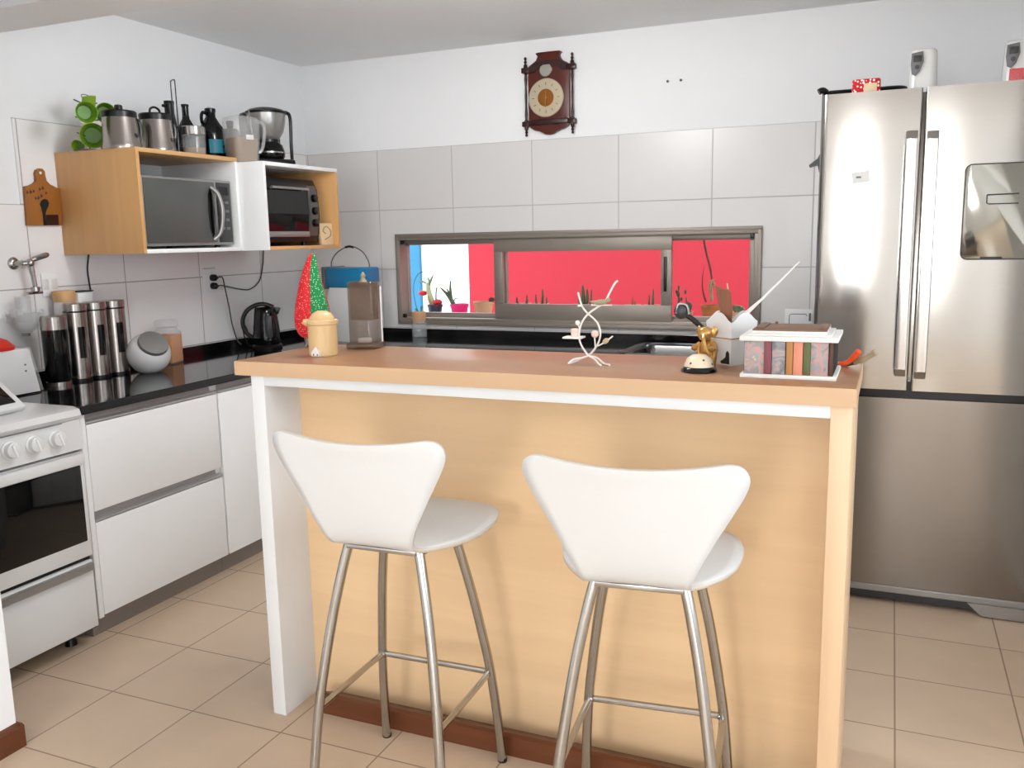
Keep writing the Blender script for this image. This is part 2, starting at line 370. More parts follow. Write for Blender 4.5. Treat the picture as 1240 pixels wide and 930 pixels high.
# baseboard of the near wall end
b = MB(); b.prism([(1.05, 0), (1.066, 0), (1.066, .066), (1.060, .075), (1.05, .078)], 'y', -9.0, -3.05)
b.prism([(-3.05, 0), (-3.036, 0), (-3.036, .066), (-3.042, .076), (-3.05, .078)], 'x', .86, 1.066)
struct(b.make('baseboard_left', M['skirt'], smooth=False), 'brown wooden baseboard at the lower left wall end', 'baseboard')

# outside: coloured yard walls lit by the sun
struct(MB().box(-6, 8, .2, 8, -.35, -.2).make('trim_4', M['ground'], smooth=False), 'paved yard floor outside the window', 'ground')
xp = at(568, 340, 'y', 2.2).x
struct(MB().box(xp, 8, 2.2, 2.4, -.2, 3.0).make('wall_outside_right', M['pink'], smooth=False), 'pinkish red yard wall seen through the window', 'wall')
xb = at(511.5, 340, 'y', 3.4).x
struct(MB().box(xb, xp, 3.4, 3.6, -.2, 3.2).make('wall_outside_middle', M['outwhite'], smooth=False), 'bright white yard wall seen through the left pane', 'wall')
struct(MB().box(-6, xb - .001, 3.35, 3.6, -.2, 3.2).make('wall_outside_left', M['outblue'], smooth=False), 'light blue yard wall at the left window edge', 'wall')

# ------------------------------------------------------------------ kitchen window
win = sthing('window_1', 'wide low sliding window with taupe aluminium frame in the back wall', 'window', (WX0, 0, WZ0))
OFF = (WX0, 0, WZ0)
def frame_rect(b, x0, x1, z0, z1, t, y0, y1, tl=None, tr=None, tb=None, tt=None, bev=.003):
    tl = t if tl is None else tl; tr = t if tr is None else tr; tb = t if tb is None else tb; tt = t if tt is None else tt
    b.box(x0, x1, y0, y1, z1 - tt, z1, bev); b.box(x0, x1, y0, y1, z0, z0 + tb, bev)
    b.box(x0, x0 + tl, y0, y1, z0 + tb, z1 - tt, bev); b.box(x1 - tr, x1, y0, y1, z0 + tb, z1 - tt, bev)
b = MB(); frame_rect(b, WX0 - .004, WX1 + .004, WZ0 - .004, WZ1 + .004, .030, -.022, .10, tb=.034, tl=.020)
b.box(WX0 - .012, WX1 + .012, -.026, -.009, WZ1 - .008, WZ1 + .012, .002); b.box(WX0 - .012, WX1 + .012, -.026, -.009, WZ0 - .012, WZ0 + .01, .002)
b.box(WX0 - .012, WX0 + .008, -.026, -.009, WZ0, WZ1, .002); b.box(WX1 - .008, WX1 + .012, -.026, -.009, WZ0, WZ1, .002)
b.box(WX0 + .03, WX1 - .03, .028, .034, WZ0 + .03, WZ0 + .044); b.box(WX0 + .03, WX1 - .03, .028, .034, WZ1 - .044, WZ1 - .03)
b.make('window_frame', M['winframe'], win, off=OFF)
def sash(x0, x1, z0, z1, t, y0, y1, **k):
    b = MB(); frame_rect(b, x0, x1, z0, z1, t, y0, y1, **k)
    f = b.make('sash', M['winframe'], win, off=OFF)
    ym = (y0 + y1) / 2
    MB().box(x0 + .01, x1 - .01, ym - .002, ym + .002, z0 + .01, z1 - .01).make('pane', M['pane'], f, smooth=False, off=OFF)
    return f
zb, zt = WZ0 + .022, WZ1 - .020
sash(WX0 + .004, 1.322, zb, zt, .03, .06, .09, tb=.034, tt=.036, tl=.020)
sash(2.24, WX1 - .02, zb, zt, .03, .06, .09, tb=.034, tt=.036, tr=.04)
mid = sash(1.268, 2.308, zb, zt, .05, .0, .03, tb=.096, tt=.082, tl=.054, tr=.058)
MB().box(2.267, 2.283, -.012, 0, 1.175, 1.36, .004).make('latch', M['black'], mid, off=OFF)
b = MB()
for x, z in ((WX0 + .034, WZ1 - .038), (WX0 + .034, WZ0 + .04), (WX1 - .036, WZ1 - .038), (WX1 - .034, WZ0 + .04)): MB().box(x - .011, x + .011, -.026, -.008, z - .012, z + .012, .004).make('corner_stop', M['black'], win, off=OFF)
struct(MB().box(WX0 - .05, WX1 + .05, .12, .46, .93, .985, .005).make('trim_5', M['sill'], smooth=False), 'outer stone window sill carrying the plant pots', 'window sill')

# ------------------------------------------------------------------ base cabinets and worktops
CH = .90; CDX = .705; CEY = -2.423
# worktop: L shaped granite with backsplash; the run along the back wall has the sink hole
sx0, sx1, sy0, sy1 = 2.20, 2.62, -.50, -.10
b = MB(); t0 = CH - .032
b.box(.012, CDX, CEY, -.65, t0, CH, .003)
b.box(.012, sx0, -.65, -.012, t0, CH); b.box(sx1, 3.07, -.65, -.012, t0, CH); b.box(sx0, sx1, -.65, sy0, t0, CH); b.box(sx0, sx1, sy1, -.012, t0, CH)
wt = b.make('worktop', M['granite'], smooth=False)
tag(wt, 'black polished granite worktop running along left and back walls', 'worktop')
b = MB(); b.box(.009, .028, CEY, -.028, CH, .944, .002); b.box(.009, 3.07, -.028, -.009, CH, .944, .002)
b.make('backsplash', M['granite'], wt, smooth=False)
def drawer_unit():
    y0, y1 = -2.418, -1.702
    t = thing('drawer_cabinet', 'white base cabinet with two wide drawers beside the stove', 'cabinet', (.35, (y0 + y1) / 2, 0)); off = t.location
    b = MB(); b.box(.02, .668, y0, y0 + .02, .08, t0, .001); b.box(.02, .668, y1 - .018, y1, .08, t0); b.box(.02, .66, y0 + .02, y1 - .018, .08, .10); b.box(.02, .03, y0 + .02, y1 - .018, .1, t0)
    b.box(.64, .690, y0, y0 + .022, .08, t0, .001)
    b.make('carcass', M['white'], t, off=off)
    for z0, z1 in ((.495, .826), (.088, .452)):
        d = MB().box(.672, .692, y0 + .024, y1 - .004, z0, z1, .002).make('drawer', M['white'], t, off=off)
    for zc in (.830, .457):
        b = MB(); b.prism([(.640, zc), (.694, zc), (.694, zc + .006), (.668, zc + .010), (.660, zc + .034), (.640, zc + .034)], 'y', y0 + .024, y1 - .004)
        b.make('grip_profile', M['alu'], t, off=off, smooth=False)
    MB().box(.60, .645, y0 + .002, y1, 0, .08).make('kickboard', M['kick'], t, off=off, smooth=False)
drawer_unit()
def door_unit():
    y0, y1 = -1.700, -.66
    t = thing('corner_cabinet', 'white base cabinet with plain doors running into the corner', 'cabinet', (.35, (y0 + y1) / 2, 0)); off = t.location
    b = MB(); b.box(.02, .668, y0, y0 + .018, .08, t0); b.box(.02, .668, y1 - .018, y1, .08, t0); b.box(.02, .66, y0 + .018, y1 - .018, .08, .1); b.box(.02, .03, y0 + .018, y1 - .018, .1, t0)
    b.make('carcass', M['white'], t, off=off)
    for a0, a1 in ((y0 + .004, -1.20), (-1.196, y1 - .04)):
        MB().box(.672, .692, a0, a1, .088, .826, .002).make('door', M['white'], t, off=off)
    zc = .830
    b = MB(); b.prism([(.640, zc), (.694, zc), (.694, zc + .006), (.668, zc + .010), (.660, zc + .034), (.640, zc + .034)], 'y', y0 + .004, y1 - .04)
    b.make('grip_profile', M['alu'], t, off=off, smooth=False)
    MB().box(.60, .645, y0, y1, 0, .08).make('kickboard', M['kick'], t, off=off, smooth=False)
door_unit()
def sink_unit():
    x0, x1 = .72, 3.05
    t = thing('sink_cabinet', 'white base cabinets under the sink along the back wall', 'cabinet', ((x0 + x1) / 2, -.3, 0)); off = t.location
    b = MB(); b.box(x0, x0 + .018, -.61, -.02, .08, t0); b.box(x1 - .018, x1, -.61, -.02, .08, t0); b.box(x0 + .018, x1 - .018, -.61, -.02, .08, .1); b.box(x0 + .018, x1 - .018, -.03, -.02, .1, t0)
    b.make('carcass', M['white'], t, off=off)
    n = 4; w = (x1 - x0) / n
    for k in range(n): MB().box(x0 + k * w + .002, x0 + (k + 1) * w - .002, -.632, -.612, .088, .826, .002).make('door', M['white'], t, off=off)
    b = MB(); zc = .830
    b.prism([(-.58, zc), (-.634, zc), (-.634, zc + .006), (-.608, zc + .010), (-.600, zc + .034), (-.58, zc + .034)], 'x', x0, x1); b.make('grip_profile', M['alu'], t, off=off, smooth=False)
    MB().box(x0, x1, -.585, -.54, 0, .08).make('kickboard', M['kick'], t, off=off, smooth=False)
sink_unit()
# sink
t = thing('sink', 'stainless steel sink bowl set into the black back worktop', 'sink', (2.41, -.3, CH)); off = t.location
b = MB(); g = .03
def ring(x0, x1, y0, y1, r, z, n=6):
    out = []
    for cx, cy, a in ((x1 - r, y1 - r, 0), (x0 + r, y1 - r, PI / 2), (x0 + r, y0 + r, PI), (x1 - r, y0 + r, 1.5 * PI)):
        for k in range(n + 1):
            an = a + PI / 2 * k / n; out.append((cx + r * math.cos(an), cy + r * math.sin(an), z))
    return out
def loft(b, rings, cap=True):
    R = [[b.b.verts.new(p) for p in r] for r in rings]
    for a, c in zip(R, R[1:]):
        n = len(a)
        for k in range(n): b.b.faces.new((a[k], a[(k + 1) % n], c[(k + 1) % n], c[k]))
    if cap: b.b.faces.new(R[-1])
    return b
loft(b, [ring(sx0 - .035, sx1 + .035, sy0 - .035, sy1 + .035, .05, CH + .0005), ring(sx0 - .033, sx1 + .033, sy0 - .033, sy1 + .033, .05, CH + .008), ring(sx0 - .005, sx1 + .005, sy0 - .005, sy1 + .005, .05, CH + .006),
         ring(sx0 + .006, sx1 - .006, sy0 + .006, sy1 - .006, .05, CH - .01), ring(sx0 + .012, sx1 - .012, sy0 + .012, sy1 - .012, .05, CH - .16), ring(sx0 + .06, sx1 - .06, sy0 + .06, sy1 - .06, .05, CH - .18)])
b.make('bowl', M['sink'], t, off=off, ang=50)
MB().lathe([(0, .0), (.04, .0), (.042, .003), (.03, .004), (.025, -.002), (0, -.002)], (2.41, -.3, CH - .1795)).make('drain', M['chrome'], t, off=off)

# ------------------------------------------------------------------ island
ih = 1.128; it = .042
IX0, IX1, IYF, IYB = 1.598, 3.33, -2.626, -2.187
t = thing('island_bar', 'breakfast bar with beech top, white left leg and beech panel front', 'kitchen island', ((IX0 + IX1) / 2, -2.4, 0)); off = t.location
bt = MB().box(IX0 + .002, IX1 - .002, IYF + .002, IYB, ih - it, ih, .001).make('bar_top', M['beech'], t, off=off)
b = MB(); b.box(IX0, IX1, IYF, IYF + .002, ih - it, ih - .0004); b.box(IX0, IX0 + .002, IYF + .002, IYB, ih - it, ih - .0004); b.box(IX1 - .002, IX1, IYF + .002, IYB, ih - it, ih - .0004); b.make('edge_band', M['beech_e'], bt, off=off, smooth=False)
MB().box(1.648, 1.695, -2.615, IYB + .01, 0, ih - it, .001).make('side_panel', M['island_white'], t, off=off)['label'] = 'white upright side panel'
MB().box(1.695, 3.276, -2.615, -2.575, ih - it - .030, ih - it, .001).make('apron_rail', M['island_white'], t, off=off)['label'] = 'white rail under the top'
MB().box(3.276, 3.322, -2.615, IYB + .01, 0, ih - it, .001).make('end_panel', M['beech_v'], t, off=off)['label'] = 'beech end panel'
MB().box(1.695, 3.276, -2.448, -2.43, 0, ih - it).make('front_panel', M['panel'], t, off=off)['label'] = 'wide beech front panel'
b = MB(); b.prism([(-2.560, 0), (-2.560, .060), (-2.552, .064), (-2.545, .064), (-2.448, .014), (-2.448, 0)], 'x', 1.776, 3.276)
b.make('plinth', M['skirt'], t, off=off, smooth=False)['label'] = 'dark brown wooden plinth board'
b = MB(); b.box(1.695, 3.276, -2.43, IYB + .03, .08, .10); b.box(1.695, 3.276, IYB + .012, IYB + .03, 0.0, ih - it)
b.make('rear_panel', M['white'], t, off=off)

# ------------------------------------------------------------------ bar stools
def make_stool(label, loc, rz):
    t = thing('bar_stool', label, 'bar stool', loc, rz, 'white shell bar stools at the island')
    # shell: profile (y, z) swept, with half width at each step
    prof = [(.272, .728, .03), (.268, .732, .085), (.256, .737, .128), (.232, .741, .166), (.19, .744, .196), (.13, .743, .211), (.07, .740, .211), (.01, .736, .199), (-.04, .732, .176), (-.085, .730, .146), (-.115, .732, .124), (-.140, .740, .117),
            (-.158, .755, .119), (-.170, .775, .126), (-.182, .805, .139), (-.194, .845, .160), (-.206, .89, .184), (-.216, .93, .206), (-.223, .962, .2225), (-.228, .985, .2305), (-.231, 1.000, .231), (-.2335, 1.012, .227), (-.235, 1.022, .219), (-.236, 1.030, .207), (-.2365, 1.035, .190)]
    pr = smooth_path([Vector((y, z, w)) for y, z, w in prof], 2)
    n = 16; b = MB(); rows = []
    for y, z, w in pr:
        row = []
        for k in range(n + 1):
            s = -1 + 2 * k / n
            x = s * w
            back = min(1, max(0, (z - .735) / .12)) if y < -.10 else 0
            yy = y + back * .66 * x * x
            zz = z - (1 - back) * .22 * x * x
            if z > .97 and y < -.2:                       # saddle dip of the top edge
                f = min(1, (z - .97) / .066); zz -= f * .023 * (1 - (x / .232) ** 2) ** 1.0
            row.append(b.b.verts.new((x, yy, zz)))
        rows.append(row)
    for a, c in zip(rows, rows[1:]):
        for k in range(n): b.b.faces.new((a[k], a[k + 1], c[k + 1], c[k]))
    bmesh.ops.recalc_face_normals(b.b, faces=b.b.faces)
    o = b.make('seat_shell', M['shell'], t, ang=60)
    o.data.materials.append(M['ply'])
    sm = o.modifiers.new('thick', 'SOLIDIFY'); sm.thickness = .012; sm.offset = 0; sm.material_offset_rim = 1
    o['label'] = 'white bent plywood seat and back in one piece'
    for sx in (-1, 1):
        for sy in (-1, 1):
            pts = smooth_path([(sx * .098, sy * .092, .722), (sx * .113, sy * .104, .66), (sx * .138, sy * .126, .53), (sx * .160, sy * .150, .38), (sx * .172, sy * .164, .28), (sx * .182, sy * .180, .14), (sx * .188, sy * .194, .001)], 5)
            l = MB().tube(pts, .0128, 14).make('leg', M['chrome'], t)
            f = MB().lathe([(0, 0), (.0132, 0), (.0132, .012), (0, .012)], (sx * .188, sy * .194, 0), 14).make('foot_cap', M['black_matte'], l)
    z = .285; r = .03
    pts = [(-.171, -.158, z), (-.171, .0, z), (-.170, .13, z), (-.164, .155, z), (-.145, .163, z), (0, .163, z), (.145, .163, z), (.164, .155, z), (.170, .13, z), (.171, 0, z), (.171, -.158, z)]
    MB().tube(smooth_path(pts, 4), .0085, 10).make('foot_rail', M['chrome'], t)
    b = MB(); b.box(-.098, .098, -.112, -.086, .708, .720, .002); b.box(-.098, .098, .086, .112, .708, .720, .002); b.box(-.116, -.092, -.09, .09, .708, .722, .002); b.box(.092, .116, -.09, .09, .708, .722, .002)
    b.box(-.07, .07, -.07, .07, .712, .7305, .002)
    b.make('seat_bracket', M['chrome'], t)
    return t
make_stool('white shell bar stool on steel legs nearest the white island leg', (2.247, -2.788, 0), math.radians(1.5))
make_stool('white shell bar stool on steel legs in front of the right half of the island', (2.900, -2.800, 0), math.radians(6))

# ------------------------------------------------------------------ fridge
FX0, FXG, FX1, FY, FH = 3.115, 3.4695, 3.935, -1.058, 1.981
t = thing('refrigerator', 'tall brushed steel fridge with two upper doors and a lower drawer', 'refrigerator', ((FX0 + FX1) / 2, -.6, 0)); off = t.location
MB().box(FX0 + .01, FX1 - .005, FY + .07, -.12, .04, FH - .006, .006).make('body', M['steel_dark'], t, off=off)
MB().box(FX0 + .012, FX1 - .01, FY + .03, FY + .075, .80, .90).make('door_gap', M['black'], t, off=off, smooth=False)
def fdoor(x0, x1, z0, z1, name, m_, roundl):
    b = MB(); r = .028 if roundl else .006
    poly = []
    for k in range(7):
        a = PI + (PI / 2) * k / 6
        poly.append((x0 + r + r * math.cos(a), FY + r + r * math.sin(a)))
    r2 = .006
    for k in range(5):
        a = 1.5 * PI + (PI / 2) * k / 4
        poly.append((x1 - r2 + r2 * math.cos(a), FY + r2 + r2 * math.sin(a)))
    poly += [(x1, FY + .066), (x0, FY + .066)]
    b.prism(poly, 'z', z0, z1)
    return b.make(name, m_, t, off=off, ang=40)
dl = fdoor(FX0, FXG - .006, .871, FH, 'door', M['steel'], True)
dr = fdoor(FXG + .006, FX1, .869, FH, 'door', M['steel'], False)
dd = fdoor(FX0, FX1, .082, .838, 'freezer_drawer', M['steel_dark'], True)
for d, x0, x1, z0, z1 in ((dl, 3.4155, 3.4535, .926, 1.830), (dr, 3.484, 3.523, .919, 1.826)):
    b = MB(); poly = [(FY - .001, z0 + .002), (FY - .001, z0 + .03), (FY - .030, z0 + .10), (FY - .034, (z0 + z1) / 2), (FY - .030, z1 - .10), (FY - .001, z1 - .03), (FY - .001, z1 - .002), (FY - .018, z1), (FY - .042, z1 - .03), (FY - .050, (z0 + z1) / 2), (FY - .042, z0 + .03), (FY - .018, z0)]
    b.prism([(p[0], p[1]) for p in poly], 'x', x0, x1, .003)
    b.make('handle', M['steel_h'], d, off=off, ang=30)
b = MB()
poly = []
dx0, dx1, dz0, dz1, r = 3.617, 3.838, 1.364, 1.701, .022
for cx, cz, a in ((dx1 - r, dz1 - r, 0), (dx0 + r, dz1 - r, PI / 2), (dx0 + r, dz0 + r, PI), (dx1 - r, dz0 + r, 1.5 * PI)):
    for k in range(7):
        an = a + PI / 2 * k / 6; poly.append((cx + r * math.cos(an), cz + r * math.sin(an)))
b.prism(poly, 'y', FY - .004, FY + .01, .001)
dp = b.make('dispenser_panel', M['display'], dr, off=off, ang=30)
b = MB(); pts = [(x, FY - .004, z) for x, z in poly]; b.tube(pts, .0022, 6, closed=True); b.make('dispenser_trim', M['grey_dark'], dr, off=off)
b = MB(); b.tube([(3.69, FY - .005, 1.592), (3.69, FY - .005, 1.564), (3.697, FY - .005, 1.560), (3.79, FY - .005, 1.560)], .0022, 6); b.tube([(3.69, FY - .005, 1.592), (3.79, FY - .005, 1.594)], .0025, 6)
b.make('dispenser_lever', M['grey_dark'], dr, off=off)
MB().box(3.68, 3.75, FY - .008, FY - .003, 1.366, 1.373, .002).make('drip_lip', M['grey_dark'], dr, off=off)
b = MB(); b.box(FX0, FX1, FY + .006, FY + .04, .05, .078, .004); b.prism([(3.715, .052), (FX1, .052), (FX1, .006), (3.765, .006)], 'y', FY - .004, FY + .04)
b.make('base_grille', M['silver'], t, off=off, smooth=False)
MB().box(FX0 + .01, FX1 - .02, FY + .045, FY + .065, .008, .052).make('kick_plate', M['grey_dark'], t, off=off, smooth=False)
for x in (FX0 + .06, FX1 - .06):
    for y in (FY + .12, -.2): MB().lathe([(0, 0), (.02, 0), (.02, .04), (0, .04)], (x, y, 0), 14).make('foot', M['black'], t, off=off)
# things on / at the fridge
q = [at(1031, 209, 'y', FY - .001), at(1053, 206, 'y', FY - .001), at(1053.5, 220, 'y', FY - .001), at(1032, 223, 'y', FY - .001)]
b = MB(); b.prism([(p.x, p.z) for p in q], 'y', FY - .0022, FY - .0006)
nt = b.make('paper_note', M['paper'], smooth=False, off=(0, 0, 0)); tag(nt, 'small white paper note stuck on the left fridge door', 'note')
b = MB(); c = at(1040, 214.5, 'y', FY); b.box(c.x - .010, c.x + .008, FY - .0030, FY - .0021, c.z - .004, c.z + .003); b.make('print', M['grey'], nt, smooth=False)
# curling dark card on the side of the fridge
b = MB(); pr_ = [(3.122, 1.85), (3.118, 1.80), (3.100, 1.76), (3.068, 1.735), (3.070, 1.728), (3.10, 1.735), (3.108, 1.70), (3.112, 1.60), (3.1155, 1.60), (3.124, 1.70)]
b.prism(pr_, 'y', -.93, -.88)
tag(b.make('fridge_magnet', M['grey_dark'], smooth=False), 'dark curled magnet flap on the left side of the fridge', 'magnet')
# tray, dotted card, air fresheners on the fridge
tz = FH - .006
t = thing('wire_tray', 'black rimmed tray lying on top of the fridge', 'tray', (3.25, -.78, tz)); off = t.location
b = MB(); b.tube(ring(3.115, 3.405, -.96, -.62, .04, tz + .026, 5), .008, 8, closed=True); b.make('rim', M['black'], t, off=off)
b = MB(); loft(b, [ring(3.118, 3.402, -.957, -.623, .04, tz + .024), ring(3.15, 3.37, -.93, -.65, .03, tz + .002), ring(3.16, 3.36, -.92, -.66, .03, tz + .001)]); b.make('base', M['silver'], t, off=off)
MB().tube(smooth_path([(3.125, -.955, tz + .028), (3.112, -.965, tz + .036), (3.098, -.97, tz + .030)], 4), .012, 10).make('handle', M['black'], t, off=off)
c = at(1049, 103, 'y', -.985)
t = thing('dotted_tin', 'small red white dotted tin with cream label on the fridge tray edge', 'tin', (c.x, -.985, tz)); off = t.location
MB().box(c.x - .050, c.x + .050, -1.0, -.97, tz, tz + .062, .008).make('case', M['red_dots'], t, off=off)
MB().box(c.x - .008, c.x + .038, -1.002, -.9995, tz + .014, tz + .044, .001).make('label', M['cream'], t, off=off)
def freshener(cx, y, lab, product):
    t = thing('air_freshener', lab, 'air freshener', (cx, y, tz), 0, 'automatic air fresheners on the fridge'); off = t.location
    b = MB(); loft(b, [ring(cx - .05, cx + .05, y - .045, y + .045, .03, tz), ring(cx - .05, cx + .05, y - .045, y + .045, .03, tz + .01), ring(cx - .046, cx + .046, y - .042, y + .042, .03, tz + .13), ring(cx - .044, cx + .044, y - .040, y + .04, .03, tz + .150), ring(cx - .038, cx + .038, y - .034, y + .034, .028, tz + .156)]); b.make('case', M['white_gloss'], t, off=off, ang=50)
    px = cx - .022
    b = MB(); b.prism([(px - .02, tz + .140), (px + .018, tz + .146), (px + .022, tz + .11), (px + .010, tz + .075), (px - .004, tz + .060), (px - .017, tz + .068), (px - .022, tz + .10)], 'y', y - .050, y - .030, .002); p = b.make('sensor_panel', M['grey'], t, off=off)
    MB().box(px - .014, px + .015, y - .053, y - .049, tz + .108, tz + .132, .002).make('window', M['grey_dark'], p, off=off)
    MB().lathe([(0, 0), (.008, 0), (.008, .004), (0, .004)], (px, y - .053, tz + .09), 14, RX(-PI / 2)).make('button', M['grey_dark'], p, off=off)
    if product:
        MB().box(cx - .03, cx + .045, y - .049, y - .035, tz + .006, tz + .058, .003).make('picture', M['copper'], t, off=off)
freshener(3.462, -.93, 'white air freshener with grey panel above the fridge door gap', False)
freshener(3.772, -.93, 'white air freshener with pink picture at the right end of the fridge top', True)

# ------------------------------------------------------------------ wall cabinets
A0, A1, AZ0, AZ1, AD = -1.837, -1.211, 1.439, 1.879, .478
t = thing('wall_cabinet', 'open oak and white wall cabinet holding the microwave', 'wall cabinet', (.01, (A0 + A1) / 2, AZ0), 0, 'open wall cabinets on the left wall'); off = t.location
MB().box(.009, AD, A0, A0 + .018, AZ0, AZ1, .0008).make('side_panel', M['cab_wood'], t, off=off)['label'] = 'oak side panel'
MB().box(.009, AD, A0 + .018, A1, AZ1 - .018, AZ1, .0008).make('top_panel', M['cab_wood_y'], t, off=off)['label'] = 'oak top panel'
MB().box(.009, AD, A1 - .018, A1, AZ0, AZ1 - .018, .0008).make('side_panel', M['white'], t, off=off)['label'] = 'white side panel'
MB().box(.009, AD, A0 + .018, A1 - .018, AZ0, AZ0 + .018, .0008).make('bottom_panel', M['white'], t, off=off)['label'] = 'white bottom panel'
MB().box(.009, .02, A0 + .018, A1 - .018, AZ0 + .018, AZ1 - .018).make('back_panel', M['white'], t, off=off)
B0, B1, BZ0, BZ1, BD = -1.210, -.595, 1.439, 1.858, .627
t = thing('wall_cabinet', 'open white and oak wall cabinet holding the toaster oven', 'wall cabinet', (.01, (B0 + B1) / 2, BZ0), 0, 'open wall cabinets on the left wall'); off = t.location
MB().box(.009, BD, B0, B0 + .018, BZ0, BZ1, .0008).make('side_panel', M['white'], t, off=off)['label'] = 'white side panel'
MB().box(.009, BD, B0 + .018, B1, BZ1 - .018, BZ1, .0008).make('top_panel', M['white'], t, off=off)['label'] = 'white top panel'
MB().box(.009, BD, B1 - .018, B1, BZ0, BZ1 - .018, .0008).make('side_panel', M['cab_wood'], t, off=off)['label'] = 'oak side panel'
MB().box(.009, BD, B0 + .018, B1 - .018, BZ0, BZ0 + .018, .0008).make('bottom_panel', M['cab_wood_y'], t, off=off)['label'] = 'oak bottom panel'
MB().box(.009, .02, B0 + .018, B1 - .018, BZ0 + .018, BZ1 - .018).make('back_panel', M['cab_wood'], t, off=off)
# microwave
z0 = AZ0 + .018; y0, y1 = -1.806, -1.250; xf = .462
t = thing('microwave', 'silver framed microwave oven in the open oak wall cabinet', 'microwave', (.25, (y0 + y1) / 2, z0)); off = t.location
MB().box(.05, xf - .03, y0 + .004, y1 - .004, z0 + .012, 1.766, .004).make('case', M['grey_dark'], t, off=off)
b = MB(); frame_rect(b, 0, 1, 0, 1, .1, 0, 1)if False else None
fr = MB(); fr.box(xf - .03, xf, y0, y1, z0 + .012, 1.768, .004); fr.make('front_frame', M['silver'], t, off=off)
yd = y1 - .118
door = MB().box(xf - .004, xf + .004, y0 + .008, yd, z0 + .024, 1.758, .003).make('door', M['mw_glass'], t, off=off)
b = MB(); hy = yd - .03
b.tube(smooth_path([(xf + .004, hy + .004, 1.735), (xf + .03, hy + .024, 1.70), (xf + .04, hy + .034, 1.625), (xf + .03, hy + .024, 1.53), (xf + .004, hy + .004, 1.495)], 6), .009, 10)
b.make('handle', M['silver'], door, off=off)
b = MB(); poly = [(hy - .002, 1.735), (hy - .016, 1.70), (hy - .022, 1.62), (hy - .016, 1.54), (hy - .002, 1.495), (hy + .012, 1.53), (hy + .022, 1.62), (hy + .012, 1.70)]
b.prism(poly, 'x', xf + .003, xf + .0055); b.make('handle_recess', M['black_gloss'], door, off=off, smooth=False)
pn = MB().box(xf - .002, xf + .004, yd + .016, y1 - .012, z0 + .024, 1.758, .002).make('control_panel', M['grey_dark'], t, off=off)
MB().box(xf + .003, xf + .0052, yd + .03, y1 - .03, 1.70, 1.738).make('display', M['black_gloss'], pn, off=off, smooth=False)
for r_ in range(4):
    for c_ in range(2): MB().box(xf + .003, xf + .0056, yd + .03 + c_ * .034, yd + .054 + c_ * .034, 1.66 - r_ * .04, 1.672 - r_ * .04, .0006).make('key', M['grey'], pn, off=off)
for x in (.1, .4):
    for y in (y0 + .05, y1 - .05): MB().lathe([(0, 0), (.014, 0), (.014, .013), (0, .013)], (x, y, z0), 12).make('foot', M['black'], t, off=off)
# toaster oven
y0, y1 = -1.165, -.700; z0 = BZ0 + .018; zt_ = 1.795; xf = .575
t = thing('toaster_oven', 'black toaster oven with three knobs in the right wall cabinet', 'toaster oven', (.3, (y0 + y1) / 2, z0)); off = t.location
b = MB(); b.prism([(.10, z0 + .02), (xf - .02, z0 + .02), (xf - .01, z0 + .06), (xf, z0 + .16), (xf - .006, zt_ - .05), (xf - .03, zt_), (.10, zt_)], 'y', y0, y1, .006); b.make('case', M['black'], t, off=off)
yk = y1 - .092
b = MB(); b.prism([(xf - .006, z0 + .075), (xf + .004, z0 + .16), (xf - .001, zt_ - .055), (xf - .014, zt_ - .055), (xf - .012, z0 + .075)], 'y', y0 + .015, yk - .012, .001)
dr_ = b.make('door', M['dark_glass'], t, off=off, smooth=False)
b = MB(); b.tube([(xf + .022, y0 + .05, zt_ - .052), (xf + .022, yk - .03, zt_ - .052)], .007, 10); b.tube([(xf - .006, y0 + .07, zt_ - .056), (xf + .022, y0 + .07, zt_ - .052)], .005, 8); b.tube([(xf - .006, yk - .05, zt_ - .056), (xf + .022, yk - .05, zt_ - .052)], .005, 8)
b.make('handle', M['silver'], dr_, off=off)
b = MB(); b.box(xf - .001, xf + .006, y0 + .015, yk - .012, z0 + .045, z0 + .072, .002); b.make('door_rail', M['silver'], t, off=off)
b = MB(); b.prism([(xf - .008, z0 + .05), (xf + .003, z0 + .10), (xf + .006, z0 + .17), (xf, zt_ - .06), (xf - .012, zt_ - .03), (xf - .02, zt_ - .03), (xf - .02, z0 + .05)], 'y', yk, y1 - .018, .001)
pn = b.make('control_panel', M['toaster_panel'], t, off=off, smooth=False)
for zc in (zt_ - .095, zt_ - .160, zt_ - .222):
    MB().lathe([(0, 0), (.021, 0), (.019, .018), (.012, .02), (0, .02)], (xf + .003, (yk + y1 - .018) / 2, zc), 18, RY(PI / 2)).make('knob', M['black_gloss'], pn, off=off)
for x in (.15, .5):
    for y in (y0 + .05, y1 - .05): MB().lathe([(0, 0), (.014, 0), (.014, .022), (0, .022)], (x, y, z0), 12).make('foot', M['black'], t, off=off)
# small carved wooden plaque leaning in the cabinet
t = thing('wooden_plaque', 'small pale carved wooden plaque beside the toaster oven', 'plaque', (.58, -.655, z0), math.radians(-18)); 
b = MB(); b.box(-.012, .012, -.042, .040, 0, .115, .004, mtx=RY(math.radians(-6))); b.make('board', M['drawing'], t)
b = MB(); b.tube(smooth_path([(.014, -.02, .03), (.008, .02, .05), (.004, .022, .08), (.003, -.005, .098), (.006, -.026, .075), (.008, -.01, .06)], 5), .003, 6); b.make('carving', M['taupe'], t)

